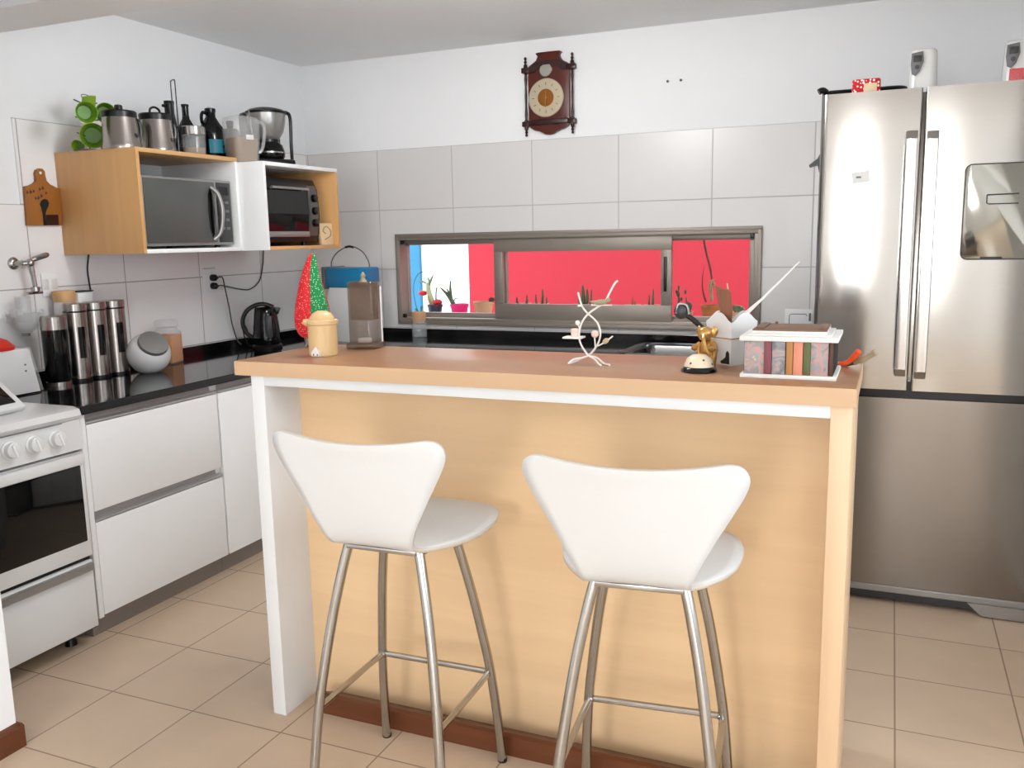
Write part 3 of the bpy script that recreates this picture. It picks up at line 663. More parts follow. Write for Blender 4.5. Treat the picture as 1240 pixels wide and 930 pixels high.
# ------------------------------------------------------------------ things on the wall cabinets
TZ0 = AZ1
def steel_jug(y, h, lab, loop):
    t = thing('steel_jug', lab, 'jug', (.33, y, TZ0), 0, 'steel jugs with black lids on the oak cabinet')
    MB().lathe([(0, 0), (.081, 0), (.082, .004), (.081, .02), (.080, .022), (.069, h - .03), (.068, h - .026), (0, h - .026)], seg=36).make('body', M['can_steel'], t, ang=25)
    lid = MB().lathe([(0, h - .028), (.070, h - .028), (.071, h - .006), (.067, h), (.03, h + .004), (0, h + .004)], seg=36).make('lid', M['black'], t)
    if loop: MB().tube(smooth_path([(0, -.03, h), (0, -.026, h + .02), (0, 0, h + .03), (0, .026, h + .02), (0, .03, h)], 5), .005, 8).make('lid_handle', M['black'], lid)
    else: MB().lathe([(0, h), (.018, h), (.016, h + .024), (.012, h + .027), (0, h + .027)], seg=16).make('lid_knob', M['black'], lid)
    MB().tube(smooth_path([(.01, .064, h - .03), (.014, .090, h - .032), (.016, .098, h - .075), (.012, .086, h - .12), (.01, .076, h - .13)], 5), .009, 8).make('handle', M['black'], t)
    b = MB()
    for k in range(3): b.box(.0765, .0785, .006 + k * .012, .011 + k * .012, .050, .066)
    b.make('print', M['grey_dark'], t, smooth=False)
steel_jug(-1.765, .160, 'conical steel jug with black knob lid beside the green cups', False)
steel_jug(-1.560, .172, 'conical steel jug with black loop handle lid beside the dark bottles', True)
# green cups on a wire rack
t = thing('cup_rack', 'thin wire cup stand at the left end of the oak cabinet', 'cup rack', (.17, at(108, 170, 'x', .17).y, TZ0))
b = MB(); b.tube(ring(-.05, .05, -.05, .05, .02, .004, 4), .003, 6, closed=True); b.tube([(0, 0, .004), (0, 0, .22)], .003, 6); b.tube([(0, -.05, .004), (0, .05, .004)], .003, 6)
b.tube(smooth_path([(0, -.016, .22), (0, -.016, .236), (0, .016, .236), (0, .016, .22), (0, -.016, .22)], 4), .002, 6)
for z in (.06, .125, .195): b.tube([(0, -.06, z + .015), (0, 0, z), (0, .06, z + .015)], .003, 6)
b.make('frame', M['wire'], t)
def green_cup(px, py, x, lab, yaw, r=.042):
    c = at(px, py, 'x', x)
    t = thing('green_cup', lab, 'cup', c, yaw, 'lime green cups hung on the wire rack')
    T = RY(PI / 2 + .12)
    MB().lathe([(0, 0), (r * .55, 0), (r * .62, .004), (r * .9, .03), (r, .052), (r * .96, .052), (r * .86, .031), (r * .6, .010), (0, .008)], seg=24, mtx=T).make('bowl', M['green'], t)
    MB().lathe([(0, .011), (r * .6, .012), (r * .74, .022)], seg=24, mtx=T).make('inside', M['green_in'], t)
green_cup(101, 136, .27, 'large lime green cup facing out at upper left of the cup rack', -.5, .044)
green_cup(125, 137, .18, 'lime green cup at upper right of the cup rack, half behind a steel jug', -.55, .044)
green_cup(112, 164, .18, 'lime green cup at the bottom of the cup rack beside a steel jug', -.7, .053)
green_cup(99, 122, .20, 'small lime green cup turned away at the top of the cup rack', .9, .03)
green_cup(99, 176, .13, 'yellowish green cup low at the left foot of the cup rack', -1.1, .024)
# dark bottles, whisk
def bottle_at(name, px, base_x, prof, material, lab, cat, grp=None, seg=24):
    y = at(px, 150, 'x', base_x).y
    t = thing(name, lab, cat, (base_x, y, TZ0), 0, grp); MB().lathe(prof, seg=seg).make('body', material, t); return t
t = bottle_at('dark_bottle', 206.5, .30, [(0, 0), (.030, 0), (.031, .005), (.031, .13), (.026, .16), (.021, .19), (.021, .232), (0, .232)], M['black'], 'slim black bottle standing just right of the second steel jug', 'bottle', 'dark bottles on the oak cabinet')
MB().lathe([(0, .232), (.0225, .232), (.0225, .246), (0, .247)], seg=20).make('cap', M['black_matte'], t)
MB().tube([(.0, -.021, .22), (.0, -.040, .222)], .007, 8).make('clip', M['black'], t)
t = bottle_at('dark_bottle', 225.5, .26, [(0, 0), (.037, 0), (.038, .005), (.038, .13), (.034, .155), (.018, .185), (.0155, .2), (.0155, .242), (0, .242)], M['black_gloss'], 'black glass wine bottle behind the metal lidded jar', 'bottle', 'dark bottles on the oak cabinet')
MB().lathe([(0, .242), (.0175, .242), (.0175, .252), (0, .253)], seg=20).make('cap', M['black_matte'], t)
y = at(212, 150, 'x', .33).y
t = thing('bottle_opener', 'tall thin wire loop tool standing between the black bottles', 'tool', (.335, y + .003, TZ0))
b = MB(); b.tube(smooth_path([(0, -.012, .12), (0, -.0145, .2), (0, -.0165, .315), (0, -.011, .331), (0, .004, .337), (0, .0105, .325), (0, .011, .2), (0, .012, .12)], 6), .0026, 8); b.make('loop', M['grey_dark'], t)
MB().lathe([(0, 0), (.016, 0), (.016, .006), (.013, .01), (.013, .12), (.009, .132), (0, .134)], seg=16).make('handle', M['black'], t)
y = at(232, 150, 'x', .38).y
t = thing('glass_jar', 'short glass jar with shiny metal lid in front of the wine bottle', 'jar', (.385, y, TZ0), 0)
MB().lathe([(0, 0), (.05, 0), (.053, .004), (.053, .098), (.049, .104), (.047, .104), (.0495, .097), (.0495, .006), (0, .006)], seg=28).make('jar_body', M['glass'], t)
MB().lathe([(0, .007), (.0485, .007), (.0485, .035), (0, .037)], seg=28).make('contents', M['brown_grain'], t)
MB().lathe([(.0515, .094), (.056, .094), (.056, .128), (.05, .132), (0, .132)], seg=28).make('lid', M['chrome'], t)
y = at(255.5, 150, 'x', .30).y
t = thing('growler_jug', 'black jug bottle with ring handle, white cap and teal label', 'bottle', (.30, y, TZ0), 0)
MB().lathe([(0, 0), (.060, 0), (.064, .006), (.064, .12), (.058, .15), (.036, .185), (.024, .205), (.023, .228), (0, .228)], seg=28).make('body', M['black_gloss'], t)
MB().tube(smooth_path([(.0, -.024, .218), (.0, -.052, .222), (.0, -.064, .20), (.0, -.060, .172), (.0, -.046, .165)], 5), .008, 8).make('handle', M['black_gloss'], t)
MB().lathe([(0, .228), (.026, .228), (.026, .244), (.02, .247), (0, .247)], seg=20).make('cap', M['black'], t)
MB().ball((0, 0, .25), .011, (1, 1, .7)).make('cap_seal', M['white_gloss'], t)
b = MB()
A_ = [math.radians(a) for a in range(-62, 32, 8)]
for z0_, z1_ in ((.03, .095),):
    vs = [(b.b.verts.new((.0648 * math.cos(a), .0648 * math.sin(a), z0_)), b.b.verts.new((.0648 * math.cos(a), .0648 * math.sin(a), z1_))) for a in A_]
    for p, q_ in zip(vs, vs[1:]): b.b.faces.new((p[0], q_[0], q_[1], p[1]))
lb = b.make('label', M['teal'], t)
b = MB(); b.ball((.0655, .006, .062), .008, (.2, 1, 1)); b.make('emblem', M['black'], lb)
# clear pitcher of grains
y = at(290, 165, 'x', .45).y
t = thing('plastic_pitcher', 'clear plastic pitcher half full of brown grains', 'pitcher', (.455, y + .008, BZ1), math.radians(-20))
def sq(w, d, z, r=.03): return ring(-d, d, -w, w, r, z, 5)
b = MB(); loft(b, [sq(.060, .058, 0), sq(.064, .062, .006), sq(.072, .067, .12), sq(.074, .069, .19), sq(.068, .063, .214), sq(.045, .042, .222)]); b.make('body', M['plastic_clear'], t, ang=50)
b = MB(); loft(b, [sq(.058, .056, .005), sq(.0655, .0605, .105), sq(.064, .059, .117), sq(.03, .03, .123)]); b.make('contents', M['brown_grain'], t, ang=50)
MB().tube(smooth_path([(.03, .062, .2), (.056, .084, .19), (.062, .090, .15), (.052, .082, .08), (.046, .066, .05)], 5), .0085, 8).make('handle', M['plastic_clear'], t)
b = MB(); b.prism([(-.016, .13), (.024, .13), (.024, .108), (-.016, .108)], 'x', .0685, .0705); b.make('label', M['paper'], t, smooth=False)
y = at(279, 160, 'x', .17).y
t = thing('steel_kettle', 'dark kettle with black knob partly hidden behind the clear pitcher', 'kettle', (.17, y, BZ1), 0)
MB().lathe([(0, 0), (.07, 0), (.074, .01), (.074, .16), (.06, .195), (.03, .208), (0, .21)], seg=28).make('body', M['grey_dark'], t)
MB().lathe([(0, .208), (.014, .208), (.02, .244), (.016, .248), (0, .248)], seg=18).make('knob', M['black'], t)
MB().tube(smooth_path([(.0, -.05, .19), (.0, -.082, .192), (.0, -.092, .165), (.0, -.09, .12), (.0, -.074, .09)], 5), .008, 8).make('handle', M['black'], t)

# coffee maker on the white cabinet
cy = at(324, 160, 'x', .41).y
t = thing('coffee_maker', 'black and silver drip coffee maker on the white wall cabinet', 'coffee maker', (.40, cy - .005, BZ1), math.radians(-30))
MB().box(-.10, .125, -.105, .105, 0, .035, .012).make('base', M['black'], t)
MB().box(-.12, -.03, -.098, .098, .03, .28, .02).make('tank', M['black'], t)
b = MB()
b.tube(smooth_path([(.095, .096, .03), (.080, .102, .12), (.08, .104, .24), (.055, .098, .272), (-.03, .096, .282)], 5), .009, 8)
b.make('frame_arm', M['black'], t)
MB().tube(smooth_path([(.09, -.098, .03), (.075, -.100, .12), (.07, -.102, .2), (.05, -.100, .275)], 5), .0045, 8).make('side_trim', M['silver'], t)
MB().lathe([(0, .13), (.045, .13), (.06, .14), (.082, .175), (.094, .22), (.097, .262), (0, .262)], (.02, 0, 0), 36).make('filter_basket', M['silver'], t)
MB().lathe([(.0, .262), (.102, .262), (.104, .272), (.085, .284), (.05, .293), (0, .296)], (.02, 0, 0), 36).make('lid', M['black'], t)
cf = MB().lathe([(0, .036), (.068, .036), (.078, .05), (.08, .07), (.07, .105), (.05, .125), (.048, .128), (.046, .125), (.066, .104), (.0765, .07), (.0745, .052), (.066, .040), (0, .040)], (.035, 0, 0), 32).make('carafe', M['carafe'], t)
MB().lathe([(.049, .120), (.053, .120), (.053, .134), (0, .137)], (.035, 0, 0), 28).make('carafe_lid', M['black'], cf)
MB().lathe([(0, .041), (.065, .041), (.073, .052), (.0745, .065), (0, .065)], (.035, 0, 0), 28).make('coffee', M['black_gloss'], cf)
MB().lathe([(.0808, .066), (.0815, .066), (.0815, .072), (.0808, .072)], (.035, 0, 0), 28).make('carafe_band', M['chrome'], cf)
MB().tube(smooth_path([(.07, -.05, .125), (.10, -.082, .118), (.105, -.088, .08), (.092, -.078, .055)], 5), .009, 8).make('carafe_handle', M['black'], cf)

# ------------------------------------------------------------------ left wall things
# cutting board
c0 = at(49, 250, 'x', .02)
t = thing('cutting_board', 'small painted wooden cutting board hanging left of the oak cabinet', 'cutting board', (.012, c0.y, c0.z))
P = [at(px, py, 'x', .012) for px, py in ((31, 273), (73, 273), (72, 229), (66, 228), (58, 224), (53.5, 219.5), (52, 214), (52, 208), (49, 204.5), (45, 204), (41.5, 206), (40.5, 210), (41.5, 216), (42, 220), (39, 223), (34, 224.5), (27.5, 226))]
b = MB(); b.prism([(p.y - c0.y, p.z - c0.z) for p in P], 'x', -.002, .014, .002); b.make('board', M['board'], t)
hc = at(46, 209.5, 'x', .012)
MB().lathe([(0, .0), (.006, .0), (.006, .001), (0, .001)], (.0142, hc.y - c0.y, hc.z - c0.z), 12, RY(PI / 2)).make('hang_hole', M['white_matte'], t)
def loc2(px, py, dx=.0155):
    p = at(px, py, 'x', .012 + dx); return (dx, p.y - c0.y, p.z - c0.z)
b = MB()
for k, (px, py) in enumerate(((33.5, 233), (37.5, 232.3), (41, 231.3), (48.5, 229), (52, 227.7), (43.5, 240), (47, 239.5), (50.5, 237), (56, 233.5))):
    s_ = 1 + .15 * math.sin(k * 2.1)
    b.tube([loc2(px - .8, py - 1.8 * s_), loc2(px - .5, py + 1.8 * s_), loc2(px + .9, py + .5 * s_), loc2(px + .2, py - 1.2 * s_)], .0016, 5)
b.make('lettering', M['clock_dark'], t)
b = MB(); P = [loc2(*p) for p in ((53, 273), (52, 260), (50, 251), (48.5, 247), (50.5, 242.5), (54, 240.8), (57.5, 242), (59.3, 246), (58.5, 250), (56.5, 254), (55.3, 258), (55.5, 266), (56.5, 273))]
b.prism([(p[1], p[2]) for p in P], 'x', .0142, .0162); b.make('painted_tree', M['black_matte'], t, smooth=False)
b = MB(); P = [loc2(*p) for p in ((56, 272.5), (71.3, 272.5), (70.6, 260), (56, 260))]; b.prism([(p[1], p[2]) for p in P], 'x', .0142, .0155); b.make('dark_patch', M['clock_dark'], t, smooth=False)
# wall tap and water filter
c0 = at(16, 319, 'x', .008)
t = thing('wall_tap', 'chrome wall tap with lever left of the oak cabinet', 'tap', (.008, c0.y, c0.z))
MB().lathe([(0, 0), (.026, 0), (.026, .004), (.018, .012), (.012, .014), (0, .014)], (0, 0, 0), 24, RY(PI / 2)).make('flange', M['chrome'], t)
b = MB(); b.tube(smooth_path([(.01, 0, 0), (.04, .01, 0), (.055, .03, 0)], 5), .011, 10); b.ball((.055, .035, 0), .018); b.tube(smooth_path([(.055, .036, -.005), (.058, .04, -.05), (.06, .044, -.10)], 4), [.012] * 4 + [.010] * 4 + [.009], 10); b.make('body', M['chrome'], t)
b = MB(); b.tube(smooth_path([(.055, .04, .012), (.06, .075, .022), (.066, .118, .034)], 5), [.007, .009, .011, .012, .012, .012, .012, .012, .012, .011, .008], 10); b.make('lever', M['chrome'], t)
b = MB(); b.lathe([(0, -.118), (.018, -.118), (.018, -.1), (0, -.1)], (.06, .044, 0), 16); b.tube([(.06, .005, -.125), (.06, .075, -.125)], .006, 8); b.make('coupling', M['chrome'], t)
c1 = at(30, 390, 'x', .075)
t = thing('water_filter', 'clear bowl shaped water filter hanging under the wall tap', 'water filter', (.075, c1.y, c1.z))
hz = c0.z - .135 - c1.z
MB().lathe([(0, hz), (.03, hz), (.03, .0), (.028, 0), (.028, hz - .004), (0, hz - .004)], seg=24).make('cylinder', M['plastic_clear'], t)
MB().lathe([(0, -.05), (.02, -.048), (.05, -.025), (.066, .0), (.070, .035), (.067, .035), (.062, .003), (.047, -.02), (.018, -.042), (0, -.044)], seg=28).make('bowl', M['plastic_clear'], t)
MB().lathe([(0, -.058), (.016, -.058), (.016, -.046), (0, -.046)], seg=16).make('outlet_nut', M['grey'], t)
b = MB()
for s_ in (-1, 1): MB().tube(smooth_path([(0, s_ * .066, .025), (0, s_ * .085, .045), (0, s_ * .094, .025), (0, s_ * .078, .005)], 5), .005, 8).make('ear', M['plastic_clear'], t)
b = MB(); b.box(-.067, -.02, -.012, .012, .02, .05, .002); b.make('wall_bracket', M['white'], t)
# switch plates
def plate(name, px0, px1, py0, py1, lab, cat, grp=None):
    a = at(px0, py0, 'x', .008); d = at(px1, py1, 'x', .008); cy_, cz_ = (a.y + d.y) / 2, (a.z + d.z) / 2
    t = thing(name, lab, cat, (.008, cy_, cz_), 0, grp); w, h = abs(d.y - a.y) / 2, abs(a.z - d.z) / 2
    MB().box(0, .008, -w, w, -h, h, .003).make('cover_plate', M['white'], t)
    return t, w, h
t, w, h = plate('light_switch', 48, 70, 330, 358, 'white switch plate on the tiles under the cutting board', 'switch')
for k in (-1, 1): MB().box(.007, .011, k * .022 - .014, k * .022 + .014, -.022, .022, .002).make('rocker', M['white_gloss'], t)
t, w, h = plate('wall_socket', 244, 262, 325, 353, 'white double wall socket with two black plugs above the kettle', 'socket')
so = t.location.copy(); sw = t
MB().box(.008, .0092, -w + .004, w - .006, h - .003, h - .001).make('seam', M['grey_dark'], t, smooth=False)
for k, z in enumerate((.012, -.032)): MB().lathe([(0, 0), (.018, 0), (.019, .002), (0, .002)], (.0075, .012, z), 20, RY(PI / 2)).make('outlet', M['white_gloss'], t)
def plug(z, lab, path):
    t = thing('power_cord', lab, 'cord', (so.x + .0095, so.y + .012, so.z + z), 0, 'power cords plugged into the left wall socket')
    MB().lathe([(0, 0), (.0175, 0), (.019, .006), (.017, .026), (.009, .034), (.006, .040), (0, .040)], (0, 0, 0), 18, RY(PI / 2)).make('plug', M['black'], t)
    b = MB(); b.tube(smooth_path([Vector(p) - t.location for p in path], 8), .0035, 8); b.make('cable', M['cable'], t)
s1 = so + Vector((.045, .014, .012)); s2 = so + Vector((.045, .014, -.032))
plug(.012, 'black plug in upper outlet with cord dropping to the kettle', [s1, s1 + Vector((.008, .03, .0)), at(272, 347, 'x', .045), at(277, 370, 'x', .04), at(281, 392, 'x', .04), at(287, 411, 'x', .05), at(292, 417, 'x', .07) ])
plug(-.032, 'black plug in lower outlet with cord rising to the wall cabinet', [s2, s2 + Vector((.008, .03, 0)), at(290, 350, 'x', .035), at(303, 350, 'x', .03), at(314, 340, 'x', .02), at(318, 322, 'x', .016), at(319, 306, 'x', .016), Vector((.016, at(319, 306, 'x', .016).y, 1.437))])
b = MB(); p0 = at(107, 312, 'x', .016); b.tube(smooth_path([Vector((.016, p0.y + .004, 1.438)), p0, at(106, 326, 'x', .016), at(108, 342, 'x', .016), at(112, 364, 'x', .016), Vector((.018, at(113, 372, 'x', .018).y, 1.12)), Vector((.034, at(113, 372, 'x', .018).y + .01, .96)), Vector((.04, at(113, 372, 'x', .018).y + .01, .9035))], 6), .0036, 8)
tag(b.make('power_cord', M['black']), 'black cable hanging from the oak cabinet down behind the steel canisters', 'cord')

# ------------------------------------------------------------------ on the left worktop
Z = CH
def canister(px, lab):
    p = at(px, 410, 'x', .165); h = .335; r = .0485
    t = thing('tall_canister', lab, 'canister', (.165, p.y, Z), math.radians(-16), 'tall steel canisters on the left worktop')
    MB().lathe([(0, .012), (r, .012), (r, .02), (r * .97, .021), (r * .97, .30), (0, .30)], seg=32).make('body', M['can_steel'], t, ang=25)
    MB().lathe([(0, 0), (r * .96, 0), (r * .96, .0125), (0, .0125)], seg=32).make('base', M['black'], t)
    MB().lathe([(0, .296), (r * .985, .296), (r * .985, .303), (0, .303)], seg=32).make('seal', M['black'], t)
    MB().lathe([(0, .303), (r, .303), (r, .331), (r * .94, .335), (r * .5, .336), (0, .336)], seg=32).make('lid', M['can_steel'], t, ang=25)
    b = MB(); A_ = [math.radians(a) for a in range(-18, 19, 6)]
    rr = r * .985
    def strip(z0_, z1_, sh):
        vs = [(b.b.verts.new((rr * math.cos(a), rr * math.sin(a), z0_ + sh * a)), b.b.verts.new((rr * math.cos(a), rr * math.sin(a), z1_ + sh * a))) for a in A_]
        for p_, q_ in zip(vs, vs[1:]): b.b.faces.new((p_[0], q_[0], q_[1], p_[1]))
    strip(.10, .235, 0); b.make('window', M['dark_glass'], t)
canister(93.5, 'leftmost tall steel canister, beside the black coffee grinder')
canister(117.5, 'middle one of the three tall steel canisters')
canister(140.5, 'rightmost tall steel canister, beside the round white jar')
p = at(66, 410, 'x', .17)
t = thing('black_canister', 'tall black canister with steel top left of the steel canisters', 'canister', (.18, p.y - .006, Z))
MB().lathe([(0, 0), (.046, 0), (.046, .018), (.05, .03), (.05, .235), (0, .235)], seg=30).make('body', M['black_gloss'], t)
MB().lathe([(0, .235), (.051, .235), (.051, .288), (.046, .293), (0, .293)], seg=30).make('lid', M['can_steel'], t)
MB().lathe([(0, .0), (.05, .0), (.05, .016), (.047, .017), (.0465, .017)], seg=30).make('base_ring', M['can_steel'], t)
p = at(75, 360, 'x', .055)
t = thing('wooden_lidded_jar', 'jar with pale wooden lid behind the steel canisters', 'jar', (.062, p.y + .005, Z))
MB().lathe([(0, 0), (.042, 0), (.045, .01), (.045, .33), (.04, .34), (0, .34)], seg=24).make('jar_body', M['white_gloss'], t)
MB().lathe([(0, .338), (.046, .338), (.046, .382), (.042, .386), (0, .386)], seg=24).make('lid', M['cab_wood_y'], t)
p = at(95.5, 360, 'x', .055)
t = thing('white_box', 'white box with dark top edge against the wall behind the canisters', 'box', (.068, p.y, Z))
MB().box(-.035, .03, -.042, .042, 0, .375, .006).make('carton', M['white_matte'], t)
MB().box(-.037, .032, -.042, .044, .376, .381, .002).make('lid_edge', M['black'], t)
# round white jar with tilted lid
p = at(179.5, 420, 'x', .285)
t = thing('tilted_jar', 'round white ceramic jar with tilted grey lid facing out', 'jar', (.285, p.y, Z), math.radians(-20))
R_ = .096
b = MB(); pr_ = [(R_ * math.sin(a), -R_ * .97 * math.cos(a)) for a in [PI * k / 24 for k in range(0, 19)]]
pr_[0] = (0, pr_[0][1]); b.lathe(pr_ + [(R_ * .66, R_ * .66), (0, R_ * .66)], (0, 0, 0), 36, RY(math.radians(47)))
vs = [v.co for v in b.b.verts]
for v in b.b.verts:
    if v.co.z < -.086: v.co.z = -.086
b.make('bowl', M['white_gloss'], t, off=(0, 0, -.086), ang=50)
MB().lathe([(0, .060), (.064, .060), (.067, .063), (.067, .074), (.064, .081), (.02, .0835), (0, .0835)], (0, 0, .086), 36, RY(math.radians(47))).make('lid', M['silver'], t)
MB().lathe([(0, .054), (.068, .054), (.0695, .0595), (0, .0595)], (0, 0, .086), 36, RY(math.radians(47))).make('seal', M['black'], t)
# glass jar with orange grains
p = at(207, 420, 'x', .14)
t = thing('square_glass_jar', 'square glass jar of orange grains beside the round white jar', 'jar', (.14, p.y - .02, Z), math.radians(14))
def sq2(w, z, r=.012): return ring(-w, w, -w, w, r, z, 4)
b = MB(); loft(b, [sq2(.050, 0), sq2(.052, .004), sq2(.052, .15), sq2(.046, .166, .03), sq2(.044, .178, .03)], cap=True); b.make('jar_body', M['plastic_clear'], t, ang=40)
b = MB(); b.box(-.0505, .0505, -.0505, .0505, .006, .140, .006); b.make('contents', M['orange'], t)
MB().lathe([(0, .176), (.05, .176), (.056, .182), (.056, .206), (.05, .212), (0, .212)], seg=28).make('lid', M['plastic_clear'], t)
# kettle
p = at(321, 400, 'x', .20)
t = thing('electric_kettle', 'black electric kettle in the corner of the left worktop', 'kettle', (.21, p.y + .0, Z), math.radians(32))
MB().lathe([(0, 0), (.080, 0), (.082, .012), (.07, .022), (0, .022)], seg=32).make('power_base', M['black'], t)
MB().lathe([(0, .022), (.072, .022), (.076, .03), (.075, .06), (.07, .12), (.062, .19), (.058, .215), (.05, .224), (0, .228)], seg=36).make('body', M['black_gloss'], t)
b = MB(); b.prism([(.045, .226), (.082, .218), (.070, .185), (.055, .18)], 'y', -.018, .018, .004); b.make('spout', M['black'], t)
b = MB(); b.tube(smooth_path([(.045, 0, .222), (0, 0, .240), (-.05, 0, .236), (-.10, 0, .205), (-.125, 0, .15), (-.112, 0, .09), (-.066, 0, .05)], 6), [.012] * 37, 10); b.make('handle', M['black'], t)
b = MB(); b.box(.0, .040, -.074, -.05, .06, .18, .006); b.make('water_gauge', M['grey_dark'], t)
b = MB(); b.tube(smooth_path([(-.075, .0, .010), (-.11, .02, .02), (-.13, .03, .09), (-.12, .045, .12), (-.10, .07, .05), (-.09, .09, .004)], 6), .0035, 6); b.make('cord', M['black'], t)

# ------------------------------------------------------------------ stove
y0, y1 = -3.005, -2.436; xf = .70; cz_ = .905
t = thing('stove', 'white freestanding gas stove with black oven door at the left', 'stove', (.35, (y0 + y1) / 2, 0)); off = t.location
MB().box(.03, xf - .03, y0, y1, .06, cz_ - .04, .006).make('body', M['white_gloss'], t, off=off)
b = MB(); b.prism([(.03, cz_ - .045), (xf + .01, cz_ - .045), (xf + .022, cz_ - .03), (xf + .015, cz_ - .008), (xf - .015, cz_), (.03, cz_)], 'y', y0 - .004, y1 + .002, .004); b.make('hob', M['white_gloss'], t, off=off)
b = MB(); b.prism([(xf - .03, .752), (xf + .022, .752), (xf + .012, cz_ - .046), (xf - .03, cz_ - .046)], 'y', y0, y1, .004); pn = b.make('control_panel', M['white_gloss'], t, off=off)
for py in (-2.545, -2.635, -2.725, -2.815, -2.905):
    k_ = MB().lathe([(0, 0), (.032, 0), (.032, .004), (.026, .007), (.025, .024), (.02, .027), (0, .027)], (xf + .017, py, .808), 26, RY(PI / 2 - .1)).make('knob', M['white_gloss'], pn, off=off)
    MB().box(.022, .031, -.004, .004, -.022, .022, .002, mtx=Matrix.Translation((xf + .017, py, .808)) @ RX(.3)).make('grip', M['white'], k_, off=off)
b = MB(); b.tube([(xf + .0165, y0 + .1, .858), (xf + .0165, y1 - .08, .858)], .0016, 6); b.make('groove', M['grey'], pn, off=off)
dv = MB().box(xf - .03, xf + .012, y0, y1, .345, .742, .006).make('oven_door', M['white_gloss'], t, off=off)
MB().box(xf + .008, xf + .0145, y0 + .02, y1 - .018, .405, .692, .004).make('door_glass', M['dark_glass'], dv, off=off)
b = MB(); b.box(xf + .008, xf + .034, y0 + .01, y1 - .01, .696, .738, .008); b.make('door_handle', M['white_gloss'], dv, off=off)
MB().box(xf - .032, xf - .004, y0 + .004, y1 - .004, .06, .35).make('shadow_gap', M['black'], t, off=off, smooth=False)
dw = MB().box(xf - .028, xf + .010, y0 + .002, y1 - .004, .068, .330, .005).make('drawer', M['white_gloss'], t, off=off)
b = MB(); b.prism([(xf + .006, .322), (xf + .026, .318), (xf + .026, .296), (xf + .018, .290), (xf + .006, .294)], 'y', y0 + .01, y1 - .012, .002); b.make('drawer_grip', M['silver'], dw, off=off)
for x in (.1, xf - .08):
    for y in (y0 + .05, y1 - .06): MB().lathe([(0, 0), (.022, 0), (.016, .03), (.016, .062), (0, .062)], (x, y, 0), 14).make('foot', M['black'], t, off=off)
for x in (.2, .5):
    for y in (y0 + .15, y1 - .15): MB().lathe([(0, 0), (.05, 0), (.05, .01), (.03, .018), (0, .018)], (x, y, cz_), 20).make('burner', M['black'], t, off=off)
# tablet like black panel with white frame lying tilted on the hob, white appliance behind, red lid
t = thing('tablet', 'white framed black tablet propped up on the stove top', 'tablet', (.60, -2.60, cz_), 0)
Tm = RZ(math.radians(4)) @ RY(math.radians(38))
b = MB(); b.box(-.26, .0, -.22, .035, .004, .026, .006, mtx=Tm); b.make('frame', M['white_gloss'], t)
b = MB(); b.box(-.235, -.025, -.20, .008, .0262, .0285, .0005, mtx=Tm); b.make('glass', M['dark_glass'], t)
b = MB(); b.box(-.235, -.20, -.16, -.02, 0, .135, .004); b.make('prop', M['white'], t)
p = at(18, 440, 'x', .16)
t = thing('white_appliance', 'white upright kitchen appliance behind the propped tablet', 'appliance', (.17, p.y - .10, cz_), 0)
b = MB(); b.prism([(-.14, 0), (.118, 0), (.088, .17), (.080, .178), (-.14, .178)], 'x', -.07, .10, .005); b.make('housing', M['white_gloss'], t)
b = MB(); b.prism([(.125, 0), (.148, 0), (.108, .178), (.092, .178)], 'x', -.06, .08, .002); b.make('clear_side', M['plastic_clear'], t)
b = MB()
for z in (.09, .115): MB().lathe([(0, 0), (.004, 0), (.004, .002), (0, .002)], (.1, .06, z), 10, RY(PI / 2)).make('button', M['grey'], t)
b = MB(); b.lathe([(0, .178), (.085, .178), (.085, .19), (.06, .215), (.03, .228), (0, .23)], (.02, -.02, 0), 24); b.make('red_lid', M['red_p'], t)['label'] = 'red domed lid'

# ------------------------------------------------------------------ on the back worktop and wall
c = Vector((.487, -.30, CH))
t = thing('countertop_appliance', 'white appliance with blue tray and wire handle behind the dotted tree', 'appliance', c, math.radians(-10))
b = MB(); loft(b, [ring(-.135, .150, -.10, .10, .04, 0), ring(-.14, .155, -.105, .105, .04, .01), ring(-.145, .150, -.105, .105, .045, .2), ring(-.13, .125, -.1, .1, .05, .27), ring(-.12, .115, -.09, .09, .05, .31)]); b.make('housing', M['white_gloss'], t, ang=50)
b = MB(); b.box(-.125, .150, -.085, .085, .31, .425, .012); b.make('tray', M['blue'], t)
b = MB(); b.box(-.15, -.125, -.09, .09, .30, .43, .006); b.make('tray_end', M['grey'], t)
b = MB(); b.tube(smooth_path([(-.145, 0, .41), (-.15, 0, .455), (-.10, 0, .51), (0, 0, .545), (.09, 0, .52), (.14, 0, .465), (.15, 0, .42)], 6), .0035, 8); h_ = b.make('wire_handle', M['wire'], t)
MB().tube([(-.03, 0, .541), (0, 0, .545), (.03, 0, .540)], .007, 8).make('grip', M['black'], h_)
b = MB()
for x, z in ((-.152, .40), (-.155, .37), (.155, .30), (-.15, .12)): MB().ball((x, -.03, z), .009).make('screw', M['grey_dark'], t)
